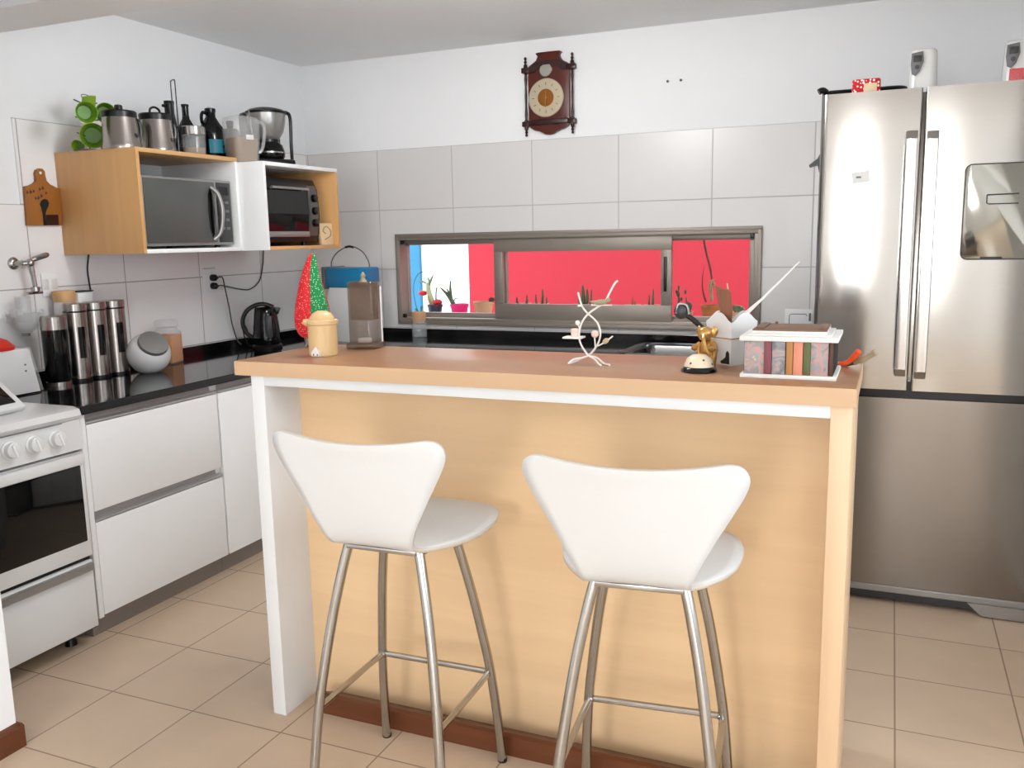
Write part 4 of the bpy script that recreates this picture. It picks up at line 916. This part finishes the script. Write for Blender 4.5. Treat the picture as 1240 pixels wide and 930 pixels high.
# corked bottle
t = thing('corked_bottle', 'small clear glass bottle with cork stopper below the window left edge', 'bottle', (.81, -.085, CH), 0)
MB().lathe([(0, 0), (.042, 0), (.045, .004), (.045, .085), (.04, .098), (.036, .102), (.033, .102), (.041, .084), (.041, .006), (0, .006)], seg=26).make('body', M['glass'], t)
MB().lathe([(0, .088), (.030, .088), (.040, .103), (.042, .15), (.04, .153), (0, .153)], seg=24).make('cork', M['cork'], t)
b = MB(); b.tube(smooth_path([(0, 0, .15), (-.02, 0, .2), (-.03, 0, .3), (0, 0, .37), (.05, -.01, .39)], 5), .002, 6)
for a, c_, d in (((-.006, 0, .15), (-.02, 0, .17), .006), ((.015, 0, .15), (.02, 0, .185), .007)): b.tube([a, c_], [d * .4, d], 6)
b.make('sprig', M['leaf'], t)
# socket plate on the back wall behind the box
t = thing('back_socket', 'white socket plate with dark outline behind the patterned box', 'socket', (2.965, -.008, 1.04))
MB().box(-.068, .068, -.008, 0, -.05, .05, .003).make('cover_plate', M['white'], t)
b = MB(); b.tube([(-.045, -.0085, -.035), (-.045, -.0085, .018), (-.038, -.0085, .025), (.035, -.0085, .025), (.042, -.0085, .015)], .0016, 6); b.make('outline', M['grey_dark'], t)
MB().box(.05, .06, -.012, -.007, -.01, .03, .001).make('lever', M['grey'], t)
# two screw holes in the wall
for px, py, lab in ((808.5, 98.5, 'left of the two small dark screw plugs on the white wall right of the clock'), (824.5, 97, 'right of the two small dark screw plugs on the white wall right of the clock')):
    p = at(px, py, 'y', -.003)
    tag(MB().lathe([(0, 0), (.007, 0), (.006, .005), (0, .006)], p, 14, RX(PI / 2)).make('wall_plug', M['grey_dark']), lab, 'wall plug', 'screw plugs in the back wall')

# ------------------------------------------------------------------ clock
cx, cz = 1.631, 2.24
t = thing('wall_clock', 'carved mahogany wall clock with round brass dial on the back wall', 'clock', (cx, -.0, cz))
prof = [(0, -.212), (.025, -.208), (.045, -.196), (.06, -.186), (.08, -.186), (.096, -.178), (.105, -.168), (.118, -.158), (.118, .10), (.118, .145), (.105, .16), (.09, .163), (.075, .172), (.07, .185), (.058, .198), (.06, .206), (.075, .216), (.064, .222), (0, .222)]
poly = [(x, z) for x, z in prof] + [(-x, z) for x, z in prof[::-1][1:-1]]
MB().prism(poly, 'y', -.03, -.001, .003).make('case', M['clock_wood'], t, ang=30)
b = MB(); pts = [(-.11, .118), (-.08, .118), (-.06, .14), (-.03, .158), (.03, .158), (.06, .14), (.08, .118), (.11, .118), (.11, .15), (.07, .175), (-.07, .175), (-.11, .15)]
b.prism(pts, 'y', -.045, -.03, .003); b.make('arch', M['clock_dark'], t, smooth=False)
b = MB(); b.box(-.115, .115, -.045, -.03, -.158, -.13, .004); b.make('shelf_moulding', M['clock_dark'], t)
for s_ in (-1, 1):
    x = s_ * .135
    P_ = [(0, -.215), (.006, -.213), (.008, -.206), (.004, -.2), (.009, -.192), (.005, -.184), (.010, -.176), (.011, -.165), (.011, -.13), (.006, -.124), (.008, -.1), (.005, -.05), (.0065, 0), (.005, .05), (.008, .09), (.006, .114), (.011, .12), (.011, .152), (.010, .164), (.005, .17), (.009, .18), (.004, .188), (.008, .196), (.006, .204), (0, .207)]
    MB().lathe(P_, (x, -.024, 0), 14).make('column', M['clock_dark'], t)
    for z in (.135, -.148): MB().box(min(s_ * .112, s_ * .156), max(s_ * .112, s_ * .156), -.038, -.010, z - .014, z + .014, .004).make('column_bracket', M['clock_dark'], t)
Tc = RX(PI / 2)
d = MB().lathe([(0, 0), (.1, 0), (.102, .004), (.098, .008), (0, .008)], (-.012, -.032, -.018), 48, Tc).make('dial', M['dial'], t)
MB().lathe([(0, .0), (.046, 0), (.046, .002), (0, .002)], (-.012, -.0402, -.018), 40, Tc).make('dial_centre', M['dial_in'], d)
b = MB()
for k in range(12):
    a = k * PI / 6; c_, s_ = math.sin(a), math.cos(a)
    b.tube([(-.012 + c_ * .066, -.0405, -.018 + s_ * .066), (-.012 + c_ * .080, -.0405, -.018 + s_ * .080)], .0014, 5)
b.make('hour_mark', M['grey_dark'], d)
b = MB(); b.tube([(-.012, -.0445, -.018), (-.014, -.0445, -.068)], .002, 6); b.tube([(-.012, -.0445, -.018), (-.012, -.0445, .024)], .0016, 6); b.lathe([(0, 0), (.005, 0), (.005, .004), (0, .005)], (-.012, -.042, -.018), 12, Tc); b.make('hand', M['gold'], d)
MB().lathe([(0, 0), (.036, 0), (.037, .004), (.034, .007), (0, .007)], (-.012, -.032, .128), 36, Tc).make('moon_disc', M['silver_dial'], t)

# ------------------------------------------------------------------ on the island
T0 = ih
# dotted fabric tree
t = thing('fabric_tree', 'stuffed red and green dotted fabric tree at the left bar end', 'ornament', (1.610, -2.240, T0), 0)
outline = [(.020, .026), (.044, .034), (.060, .06), (.064, .09), (.060, .13), (.047, .185), (.032, .24), (.017, .29), (.008, .305), (.0, .31)]
sil = smooth_path([(r, z, 0) for r, z in outline], 4)
nseg = 4
for k in range(nseg):
    a0 = 2 * PI * k / nseg - math.radians(60); b = MB(); rows = []
    for r, z, _ in sil:
        row = []
        for j in range(9):
            u = j / 8; a = a0 + u * 2 * PI / nseg
            rr = max(.0008, r) * (.80 + .22 * math.sin(u * PI) ** .6)
            lean = .012 * (max(0, z - .2) / .1) ** 2
            row.append(b.b.verts.new((rr * math.cos(a) + lean, rr * math.sin(a), z)))
        rows.append(row)
    for a, c_ in zip(rows, rows[1:]):
        for j in range(8): b.b.faces.new((a[j], a[j + 1], c_[j + 1], c_[j]))
    b.make('gore', M['felt_green'] if k in (0, 2) else M['felt_red'], t, ang=70)['label'] = 'green dotted gore' if k in (0, 2) else 'red dotted gore'
MB().lathe([(0, 0), (.030, 0), (.032, .004), (.032, .03), (.026, .034), (0, .034)], seg=24).make('tin_base', M['can_steel'], t)
# ceramic jar
t = thing('ceramic_jar', 'tan ceramic jar with domed lid and little house motif', 'jar', (1.785, -2.435, T0))
MB().lathe([(0, 0), (.043, 0), (.045, .003), (.045, .094), (.049, .098), (.049, .108), (.044, .11), (0, .11)], seg=32).make('body', M['ceramic'], t, ang=30)
MB().tube([(-.035, -.03, .102), (-.044, -.038, .106)], [.012, .007], 8).make('lip', M['ceramic'], t)
MB().lathe([(.0, .106), (.040, .108), (.038, .116), (.030, .128), (.016, .136), (0, .138)], seg=28).make('lid', M['ceramic'], t)
MB().ball((.028, .0, .122), .006).make('lid_knob', M['ceramic'], t)
b = MB(); c_ = Vector((.010, -.0445, 0)); b.prism([(-.012, .002), (.018, .002), (.018, .014), (.003, .030), (-.012, .014)], 'y', -.047, -.042); hs = b.make('house_motif', M['white_matte'], t, smooth=False)
b = MB(); b.box(-.006, -.002, -.048, -.0465, .004, .009); b.box(.008, .012, -.048, -.0465, .004, .009); b.make('house_window', M['red'], hs, smooth=False)
# smoky acrylic stand
t = thing('oil_burner', 'smoky brown acrylic holder with a small candle inside', 'candle holder', (1.818, -2.245, T0), math.radians(8))
MB().box(-.052, .052, -.045, .045, 0, .020, .006).make('base', M['smoke'], t)
b = MB(); loft(b, [ring(-.046, .046, -.040, .040, .02, .020), ring(-.046, .046, -.040, .040, .02, .212), ring(-.043, .043, -.037, .037, .02, .216), ring(-.041, .041, -.035, .035, .02, .214), ring(-.041, .041, -.035, .035, .02, .094), ring(-.03, .03, -.02, .02, .01, .092)]); b.make('holder', M['smoke'], t, ang=45)
b = MB(); b.lathe([(0, .021), (.023, .021), (.024, .03), (.02, .034), (0, .034)], (0, -.008, 0), 20); b.make('candle', M['wax'], t)
b = MB(); b.tube(smooth_path([(-.012, .0, .12), (-.02, 0, .15), (0, 0, .17), (.014, 0, .145), (.0, 0, .12), (-.016, 0, .135)], 6), .004, 8); b.tube(smooth_path([(.03, 0, .135), (.022, 0, .155), (.032, 0, .178)], 5), .004, 8); b.make('glass_swirl', M['glass'], t)
b = MB(); b.lathe([(0, .206), (.012, .206), (.013, .214), (.006, .226), (.008, .236), (.003, .246), (0, .247)], seg=14); b.make('finial', M['taupe'], t)
b = MB(); b.tube([(.0495, .02, .02), (.0495, .02, .2)], .0032, 8); b.make('light_strip', M['white_gloss'], t)
# wire ornament with bird
o = at(712.5, 437, 'y', -2.40); o.z = T0
t = thing('wire_bird_stand', 'white twisted wire ornament with a small bird and beads', 'ornament', (o.x, -2.40, T0))
def bp(px, py, dy=0.0):
    p = at(px, py, 'y', -2.40 + dy); return Vector((p.x - o.x, dy, max(.003, p.z - T0)))
b = MB()
b.tube(smooth_path([bp(712.5, 431), bp(705, 420), bp(701.5, 410), bp(702, 398), bp(706, 388), bp(712, 380.5), bp(722, 373), bp(732, 366), bp(738, 355), bp(744, 344), bp(748, 340)], 5), .0027, 8)
b.tube(smooth_path([bp(712.5, 431, .01), bp(719, 424, .01), bp(725, 414, .01), bp(727, 403, .01), bp(724, 392, .01), bp(718, 385, .01), bp(711, 379, .01), bp(705, 371, .01), bp(702, 362, .01), bp(700, 354, .01)], 5), .0027, 8)
for P_ in ([(712.5, 431, 0), (704, 433.5, -.01), (695, 435, -.02), (688, 441, -.035)], [(712.5, 431, 0), (704, 434, .01), (697, 437.5, .0), (690, 443, -.03)], [(712.5, 431, 0), (720, 435, -.01), (725, 441, -.02), (727.5, 446, -.04)], [(712.5, 431, 0), (723, 433.5, 0), (731, 440, -.01), (738, 444.5, -.03)]):
    pp = [bp(*q_) for q_ in P_]; pp[-1].z = .003; b.tube(smooth_path(pp, 4), .0028, 8)
b.tube([bp(721, 421), bp(720, 408)], .002, 6); b.tube(smooth_path([bp(724, 419), bp(733, 414), bp(742, 407)], 4), .002, 6); b.tube([bp(702, 398), bp(700, 393)], .002, 6)
b.tube([bp(700, 370.5), bp(704, 370)], .003, 6); b.tube([bp(716, 369.5), bp(741, 369.5)], .002, 6)
b.make('wire', M['twig'], t)
p_ = bp(695, 408.5); MB().box(p_.x - .027, p_.x + .027, -.02, .02, p_.z - .0025, p_.z + .0025, .001).make('perch_shelf', M['twig'], t)
p_ = bp(696, 407.8); MB().lathe([(0, 0), (.010, 0), (.011, .02), (.009, .023), (0, .023)], (p_.x, 0, p_.z), 16).make('clay_cup', M['blush'], t)
p_ = bp(699.5, 391); MB().ball(p_, .007).make('bead', M['twig'], t)
p_ = bp(720.5, 404.5); MB().ball(p_, .0105).make('bead', M['blush'], t)
p_ = bp(733.5, 413); MB().ball(p_, .011, (1, .25, .65), RY(-.6)).make('leaf', M['tan_leaf'], t)
p_ = bp(728, 366); b = MB(); b.ball(p_, .014, (1.5, .8, .55), RY(-.1)); b.ball(p_ + Vector((.020, 0, .006)), .007); b.tube([p_ + Vector((-.015, 0, 0)), p_ + Vector((-.032, 0, .001))], [.005, .002], 6); b.make('bird', M['birdgreen'], t)
# desk bell with gold elephant
bx, by = 2.948, -2.462
t = thing('desk_bell', 'speckled cream desk bell on black base in front of the white pot', 'bell', (bx, by, T0))
MB().lathe([(0, 0), (.044, 0), (.0455, .003), (.040, .011), (.037, .013), (0, .013)], seg=36).make('base', M['black_gloss'], t)
MB().lathe([(.035, .013), (.037, .014), (.036, .022), (.030, .034), (.018, .043), (0, .046)], seg=36).make('dome', M['bell'], t)
MB().lathe([(0, .045), (.003, .046), (.003, .062), (.0045, .066), (0, .069)], (-.002, 0, 0), 10).make('plunger', M['gold'], t)
ex, ey = 2.960, -2.374
t = thing('gold_figurine', 'glossy gold elephant figurine behind the speckled bell', 'figurine', (ex, ey, T0), math.radians(-15))
b = MB()
b.ball((-.008, .004, .045), .026, (1.0, .95, 1.15)); b.ball((-.01, -.012, .088), .0195, (1, 1, 1))                # body and head
for s_ in (-1, 1):
    b.ball((-.010 + s_ * .021, -.004, .094), .014, (.75, .35, 1.0), RZ(s_ * .5))                                    # ears
    b.tube(smooth_path([(-.008 + s_ * .017, -.002, .04), (-.008 + s_ * .02, -.012, .02), (-.008 + s_ * .02, -.018, .002)], 4), [.011, .011, .011, .0105, .0105, .0105, .0105, .011, .011], 10)
    b.tube(smooth_path([(-.008 + s_ * .018, -.008, .06), (-.008 + s_ * .026, -.026, .05), (-.008 + s_ * .020, -.034, .056)], 4), [.008] * 5 + [.007] * 4, 8)
b.make('body', M['gold'], t, ang=80)
b = MB(); b.tube(smooth_path([(-.004, -.030, .086), (.002, -.044, .074), (.010, -.046, .055), (.020, -.044, .036)], 5), [.006 - .0002 * k for k in range(16)], 8); b.make('trunk', M['gold'], t)
# white faceted utensil pot
px0, py0 = 3.000, -2.290
t = thing('utensil_pot', 'white faceted ceramic utensil pot with rope line and black cat motif', 'utensil pot', (px0, py0, T0))
n = 6; a0 = math.radians(-81); b = MB()
rings_ = []
hgt = [.155, .120, .155, .120, .155, .120]
N_ = 36
def hexp(r, k, z):
    u = (k % 9) / 9; a = a0 + (k // 9) * PI / 2
    p = Vector((math.cos(a), math.sin(a), 0)).lerp(Vector((math.cos(a + PI / 2), math.sin(a + PI / 2), 0)), u) * r
    return b.b.verts.new((p.x, p.y, z))
def wave(k): return .114 + .026 * math.sin(PI * (k % 9) / 9) ** 1.5
vr = [[hexp(r_, k, z_) for k in range(N_)] for z_, r_ in ((0, .056), (.004, .057), (.06, .062))]
vr += [[hexp(.067, k, wave(k)) for k in range(N_)], [hexp(.062, k, wave(k)) for k in range(N_)], [hexp(.054, k, .01) for k in range(N_)]]
for A_, B_ in zip(vr, vr[1:]):
    for k in range(N_): b.b.faces.new((A_[k], A_[(k + 1) % N_], B_[(k + 1) % N_], B_[k]))
b.b.faces.new(vr[0]); b.b.faces.new(vr[-1])
b.make('vase', M['white_gloss'], t, smooth=False)
b = MB(); b.tube([(.0640 * math.cos(a0 + k * PI / 2), .0640 * math.sin(a0 + k * PI / 2), .072) for k in range(4)], .0016, 6, closed=True); b.make('rope_line', M['rope'], t)
fa = a0 - PI / 4                          # face left of the front corner
nx, ny = math.cos(fa), math.sin(fa); ux, uy = -ny, nx
def face(u, z, d=.0): rr = (.0575 + .0050 * min(1, z / .06)) * math.cos(PI / 4) + d; return Vector((nx * rr + ux * u, ny * rr + uy * u, z))
b = MB(); o2 = [(.006, .004), (.036, .004), (.036, .034), (.031, .040), (.025, .034), (.023, .022), (.012, .014), (.004, .010)]
A_ = [b.b.verts.new(face(u, z, .0005)) for u, z in o2]; B_ = [b.b.verts.new(face(u, z, .0016)) for u, z in o2]
b.b.faces.new(A_); b.b.faces.new(B_)
for k in range(len(o2)): b.b.faces.new((A_[k], A_[(k + 1) % len(o2)], B_[(k + 1) % len(o2)], B_[k]))
b.make('cat_motif', M['black'], t, smooth=False)
def up_(px, py, y): p = at(px, py, 'y', y); return p
def in_pot(name, lab, cat, pts, build):
    o_ = pts[0]; t = thing(name, lab, cat, o_, 0, 'utensils in the white pot'); build(t, [p - o_ for p in pts]); return t
def ladle(t, P_):
    MB().tube(smooth_path([P_[0], P_[1], P_[2]], 6), .0075, 10).make('handle', M['black'], t)
    d_ = (P_[2] - P_[1]).normalized()
    b = MB(); b.ball(P_[2] + d_ * .012, .020, (1.0, .75, 1.1)); b.make('head', M['grey_dark'], t)
    b = MB(); b.tube(smooth_path([P_[2] + Vector((-.02, -.012, .002)), P_[2] + Vector((-.014, -.012, .026)), P_[2] + Vector((.008, -.012, .024)), P_[2] + Vector((.014, -.01, 0))], 5), .003, 6); b.make('rim', M['silver'], t)
in_pot('ladle', 'black ladle leaning out left of the white pot', 'utensil', [Vector((2.995, -2.285, T0 + .02)), up_(846, 393, -2.30), up_(829, 380, -2.31)], ladle)
def spatula(t, P_, w=.012, m_='cooked'):
    d_ = (P_[1] - P_[0]); b = MB(); b.tube([P_[0], P_[0] + d_ * .45], .006, 8); b.make('handle', M[m_], t)
    x = Vector((1, 0, 0)); b = MB(); P0 = P_[0] + d_ * .42; P1 = P_[1]; pr_ = [P0 - x * .006, P0 + x * .006, P0.lerp(P1, .4) + x * w, P1 + x * w - d_ * .04, P1 + x * w * .5, P1 - x * w * .9, P0.lerp(P1, .4) - x * w]
    A_ = [b.b.verts.new(p + Vector((0, -.003, 0))) for p in pr_]; B_ = [b.b.verts.new(p + Vector((0, .003, 0))) for p in pr_]
    b.b.faces.new(A_); b.b.faces.new(B_[::-1])
    for k in range(len(pr_)): b.b.faces.new((A_[k], A_[(k + 1) % len(pr_)], B_[(k + 1) % len(pr_)], B_[k]))
    b.make('blade', M[m_], t, smooth=False)
in_pot('wooden_spatula', 'dark wooden spatula in the white pot with a straight tip', 'utensil', [Vector((3.004, -2.305, T0 + .02)), up_(877, 350, -2.315)], lambda t, P_: spatula(t, P_, .015))
in_pot('wooden_spoon', 'dark wooden spoon behind the spatula in the white pot', 'utensil', [Vector((3.0, -2.27, T0 + .02)), up_(870, 347, -2.26)], lambda t, P_: spatula(t, P_, .009))
in_pot('pale_stick', 'thin pale skewer beside the dark spatula in the white pot', 'utensil', [Vector((3.01, -2.29, T0 + .02)), up_(880.5, 343, -2.28)], lambda t, P_: MB().tube(P_, .0022, 8).make('stick', M['tan_leaf'], t))
in_pot('white_stirrer', 'long white stirrer slanting right out of the white pot', 'utensil', [Vector((2.985, -2.285, T0 + .03)), up_(903, 380, -2.28), up_(924, 361, -2.28), up_(968, 317, -2.28)], lambda t, P_: (MB().tube(P_, [.004, .006, .003, .0014], 8).make('stick', M['twig'], t)))
# patterned box
x0, x1, yf, yb = 3.060, 3.281, -2.530, -2.330
t = thing('keepsake_box', 'patterned keepsake box with white lid on the right bar end', 'box', ((x0 + x1) / 2, (yf + yb) / 2, T0)); off = t.location
MB().box(x0, x1, yf, yb, T0, T0 + .010, .002).make('base', M['boxwhite'], t, off=off)
MB().box(x0 + .008, x1 - .008, yf + .008, yb - .008, T0 + .010, T0 + .090, .001).make('case', M['black_matte'], t, off=off)
W_ = x1 - x0 - .016
segs = [(0.005, .232, 'patch'), (.232, .315, 'maroon'), (.322, .470, 'patch'), (.482, .555, 'ochre'), (.562, .665, 'salmon'), (.672, .748, 'olive'), (.752, .945, 'patch'), (.955, .995, 'brownspine')]
for u0, u1, m_ in segs:
    ex = .004 if m_ != 'patch' else .0015
    MB().box(x0 + .008 + u0 * W_, x0 + .008 + u1 * W_, yf + .008 - ex, yf + .012, T0 + .0105, T0 + .0895, .0006).make('book_spine' if m_ != 'patch' else 'painted_panel', M[m_], t, off=off)
ld = MB().box(x0 - .002, x1 + .002, yf - .003, yb + .004, T0 + .090, T0 + .101, .002).make('lid', M['boxwhite'], t, off=off)
MB().box(x0 + .014, x1 - .014, yf + .016, yb - .012, T0 + .101, T0 + .106, .001).make('lid_step', M['boxwhite'], ld, off=off)
MB().box(x0 + .024, x1 - .026, yf + .026, yb - .022, T0 + .106, T0 + .112, .001).make('lid_step', M['boxwhite'], ld, off=off)
b = MB(); b.box(x0 + .024, x1 - .026, yf + .028, yb - .022, T0 + .112, T0 + .116, .001); frame_rect(b, x0 + .024, x1 - .026, 0, .0, .0, 0, 0) if False else None
b.make('lid_inlay', M['leather'], ld, off=off)
for a_, c_ in ((x0 + .03, x0 + .05), (x1 - .045, x1 - .03)): MB().box(a_, c_, yf + .04, yb - .03, T0 + .116, T0 + .119, .001).make('inlay_bar', M['leather'], ld, off=off)
MB().ball((x0 + .065, yb - .035, T0 + .119), .004).make('inlay_stud', M['leather'], ld, off=off)
# two handles lying at the right bar end
a_, c_ = at(1019, 438, 'y', -2.29), at(1041, 422, 'y', -2.29)
t = thing('orange_pliers', 'tool with orange handle lying behind the keepsake box', 'tool', (3.285, -2.28, T0))
b = MB(); P0 = Vector((-.01, 0, .010)); 
b.tube(smooth_path([(-.012, -.006, .0075), (.006, -.006, .010), (.022, -.008, .024), (.034, -.012, .040), (.037, -.014, .044)], 4), [.0065] * 8 + [.008] * 6 + [.007, .006, .004], 10); b.make('handle', M['orange_h'], t)
b = MB(); b.tube([(-.010, -.004, .006), (-.05, .02, .006)], [.006, .003], 8); b.make('jaw', M['chrome'], t)
t = thing('taupe_knife', 'knife with taupe handle sticking up over the right bar edge', 'knife', (3.30, -2.25, T0))
b = MB(); b.tube(smooth_path([(.012, -.03, .010), (.03, -.04, .022), (.05, -.046, .036), (.062, -.05, .044)], 4), [.006] * 3 + [.009] * 8 + [.010, .007], 10); b.make('handle', M['taupe'], t)
b = MB(); b.tube([(.014, -.03, .011), (-.005, -.02, .004), (-.05, .0, .0035)], [.005, .004, .002], 8); b.make('blade', M['grey_dark'], t)

# ------------------------------------------------------------------ plants outside on the sill
SZ = .985
def pot(px, y, r, h, m_, lab, name='potted_plant', grp='potted plants on the outer window sill', soil='soil'):
    x = at(px, 375, 'y', y).x
    t = thing(name, lab, 'potted plant', (x, y, SZ), 0, grp)
    MB().lathe([(0, 0), (r * .72, 0), (r * .75, .004), (r * .94, h - .015), (r, h - .014), (r, h), (r * .9, h), (r * .88, h - .012), (0, h - .012)], seg=24).make('pot', M[m_], t)
    MB().lathe([(0, h - .002), (r * .5, h - .004), (r * .88, h - .011)], seg=18).make('soil', M[soil], t)
    return t
def rel(t, px, py): p = at(px, py, 'y', t.location.y); return Vector((p.x - t.location.x, 0, p.z - t.location.z))
def limb(b, P_, R_, n=5):
    pts = smooth_path(P_, n); k = len(pts); rs = []
    for i in range(k):
        u = i / (k - 1) * (len(R_) - 1); j = min(int(u), len(R_) - 2); rs.append(R_[j] + (R_[j + 1] - R_[j]) * (u - j))
    b.tube(pts, rs, 8)
PH = lambda py, y: at(560, py, 'y', y).z - SZ
t = pot(527, .34, .050, PH(369, .34), 'pot_dark', 'dark pot with red gravel, pale cactus and a red flower', soil='red_soil')
b = MB(); limb(b, [rel(t, 525, 370), rel(t, 522, 361), rel(t, 519, 352), rel(t, 518, 342)], [.014, .016, .017, .012]); b.make('cactus', M['pale'], t)
b = MB(); limb(b, [rel(t, 524, 370), rel(t, 521, 362), rel(t, 520, 354)], [.020, .018, .012]); b.make('stem', M['trunk'], t)
b = MB(); p_ = rel(t, 512, 355); b.ball(p_, .024, (1.3, 1, .75)); b.make('flower', M['red'], t)
b = MB(); limb(b, [rel(t, 520, 345), rel(t, 522, 339), rel(t, 525, 332)], [.006, .008, .002]); limb(b, [rel(t, 519, 345), rel(t, 512, 341), rel(t, 506, 341.5)], [.004, .006, .002]); limb(b, [rel(t, 521, 346), rel(t, 519, 338), rel(t, 518, 336)], [.004, .006, .002]); limb(b, [rel(t, 528, 368), rel(t, 528, 355), rel(t, 529, 348)], [.006, .005, .006]); b.make('leaf', M['leaf'], t)
b = MB(); b.ball(rel(t, 530, 366), .026, (1.2, 1, .8)); b.make('flower', M['red'], t)
t = pot(556.5, .34, .060, PH(368, .34), 'pot_pink', 'bright magenta pot with long grey green leaves')
b = MB(); limb(b, [rel(t, 549, 368), rel(t, 543, 358), rel(t, 533, 348)], [.016, .013, .003]); limb(b, [rel(t, 548, 366), rel(t, 545.5, 352), rel(t, 545.5, 340)], [.006, .009, .004]); limb(b, [rel(t, 549, 367), rel(t, 544, 356), rel(t, 541, 349)], [.008, .008, .003]); limb(b, [rel(t, 549, 366), rel(t, 552, 361), rel(t, 556, 364)], [.004, .004, .002]); b.make('leaf', M['cactus'], t)
t = pot(585.5, .32, .064, PH(365, .32), 'pot_terra', 'wide terracotta pot with a small succulent at the first mullion')
b = MB()
for px, py in ((593, 361), (596, 360), (599, 362)): limb(b, [rel(t, 594, 366), rel(t, px, py)], [.008, .010])
b.make('leaf', M['stem'], t)
# cactus tips behind the middle pane
def cactus_pot(px, y, tips, lab, r=.05):
    t = pot(px, y, r, .09, 'pot_terra', lab, 'potted_cactus', 'cactus pots behind the middle sash')
    b = MB()
    for px0_, px1_, py1_, w in tips:
        p1 = rel(t, px1_, py1_); limb(b, [Vector((max(-r * .7, min(r * .7, rel(t, px0_, 372).x)), 0, .07)), Vector((p1.x, 0, (p1.z + .07) / 2)), p1], [w, w * 1.1, w * .4])
    b.make('stalk', M['cactus'], t)
cactus_pot(634, .34, [(628, 626, 360, .008), (636, 638, 357, .007)], 'low cactus with two short tips at the left of the middle pane')
cactus_pot(655, .34, [(650, 649, 356, .006), (656, 657, 350, .008), (660, 662, 359, .006)], 'cactus with three slim tips in the middle pane left of the wire bird')
cactus_pot(707, .33, [(703, 701, 352, .006), (706, 706, 345, .012), (709, 711, 350, .010), (713, 716, 350, .006)], 'broad finger cactus seen through the top of the wire bird stand', .055)
cactus_pot(766, .34, [(765, 766, 360, .004), (768, 769, 365, .005)], 'tiny cactus spike in the middle pane right of the wire bird')
cactus_pot(789, .34, [(786, 786, 357, .005), (790, 791, 350, .007)], 'twin stalk cactus beside the window latch')
t = pot(829, .32, .05, .055, 'pot_terra', 'prickly pear cactus with round pads behind the black ladle', 'potted_cactus')
b = MB()
for px, py, r1, r2 in ((823, 372, .022, .028), (834, 371, .020, .025), (821, 356, .011, .016), (830, 353.5, .007, .014), (819, 353, .006, .01), (822, 347.5, .007, .011), (825, 362, .008, .012)): b.ball(rel(t, px, py), 1, (r1, .010, r2))
limb(b, [rel(t, 823, 378), rel(t, 822, 365), rel(t, 821.5, 347)], [.006, .006, .004]); limb(b, [rel(t, 832, 378), rel(t, 831, 360)], [.006, .004]); limb(b, [Vector((-.02, 0, .04)), rel(t, 823, 376)], [.012, .016]); limb(b, [Vector((.02, 0, .04)), rel(t, 834, 376)], [.012, .016])
b.make('pads', M['cactus'], t)
t = pot(860.5, .30, .055, PH(366, .30), 'pot_brown', 'brown pot with a tall thin bare stem reaching the window top')
b = MB(); limb(b, [rel(t, 862, 365), rel(t, 861, 355), rel(t, 860.5, 346), rel(t, 862, 340)], [.010, .009, .013, .008]); b.make('trunk', M['trunk'], t)
b = MB(); limb(b, [rel(t, 862, 338), rel(t, 860, 325), rel(t, 856, 309), rel(t, 853, 295), rel(t, 852, 284)], [.005, .006, .006, .006, .005]); limb(b, [rel(t, 855, 366), rel(t, 851, 352), rel(t, 850.5, 338), rel(t, 853, 322)], [.006, .004, .003, .001]); b.make('stem', M['stem'], t)
b = MB(); limb(b, [rel(t, 862, 341), rel(t, 865, 344), rel(t, 865, 348)], [.006, .007, .003]); limb(b, [rel(t, 862, 341), rel(t, 859, 340)], [.005, .003]); limb(b, [rel(t, 863, 340), rel(t, 866, 338)], [.005, .003]); b.make('leaf', M['trunk'], t)
t = pot(893, .30, .05, .06, 'pot_terra', 'small plant with grey leaves at the right end of the sill')
b = MB()
for px, py in ((887, 371), (890, 369.5), (894, 370), (898, 371), (901, 373)): limb(b, [Vector((0, 0, .05)), rel(t, px, py)], [.006, .010])
b.make('leaf', M['leaf'], t)
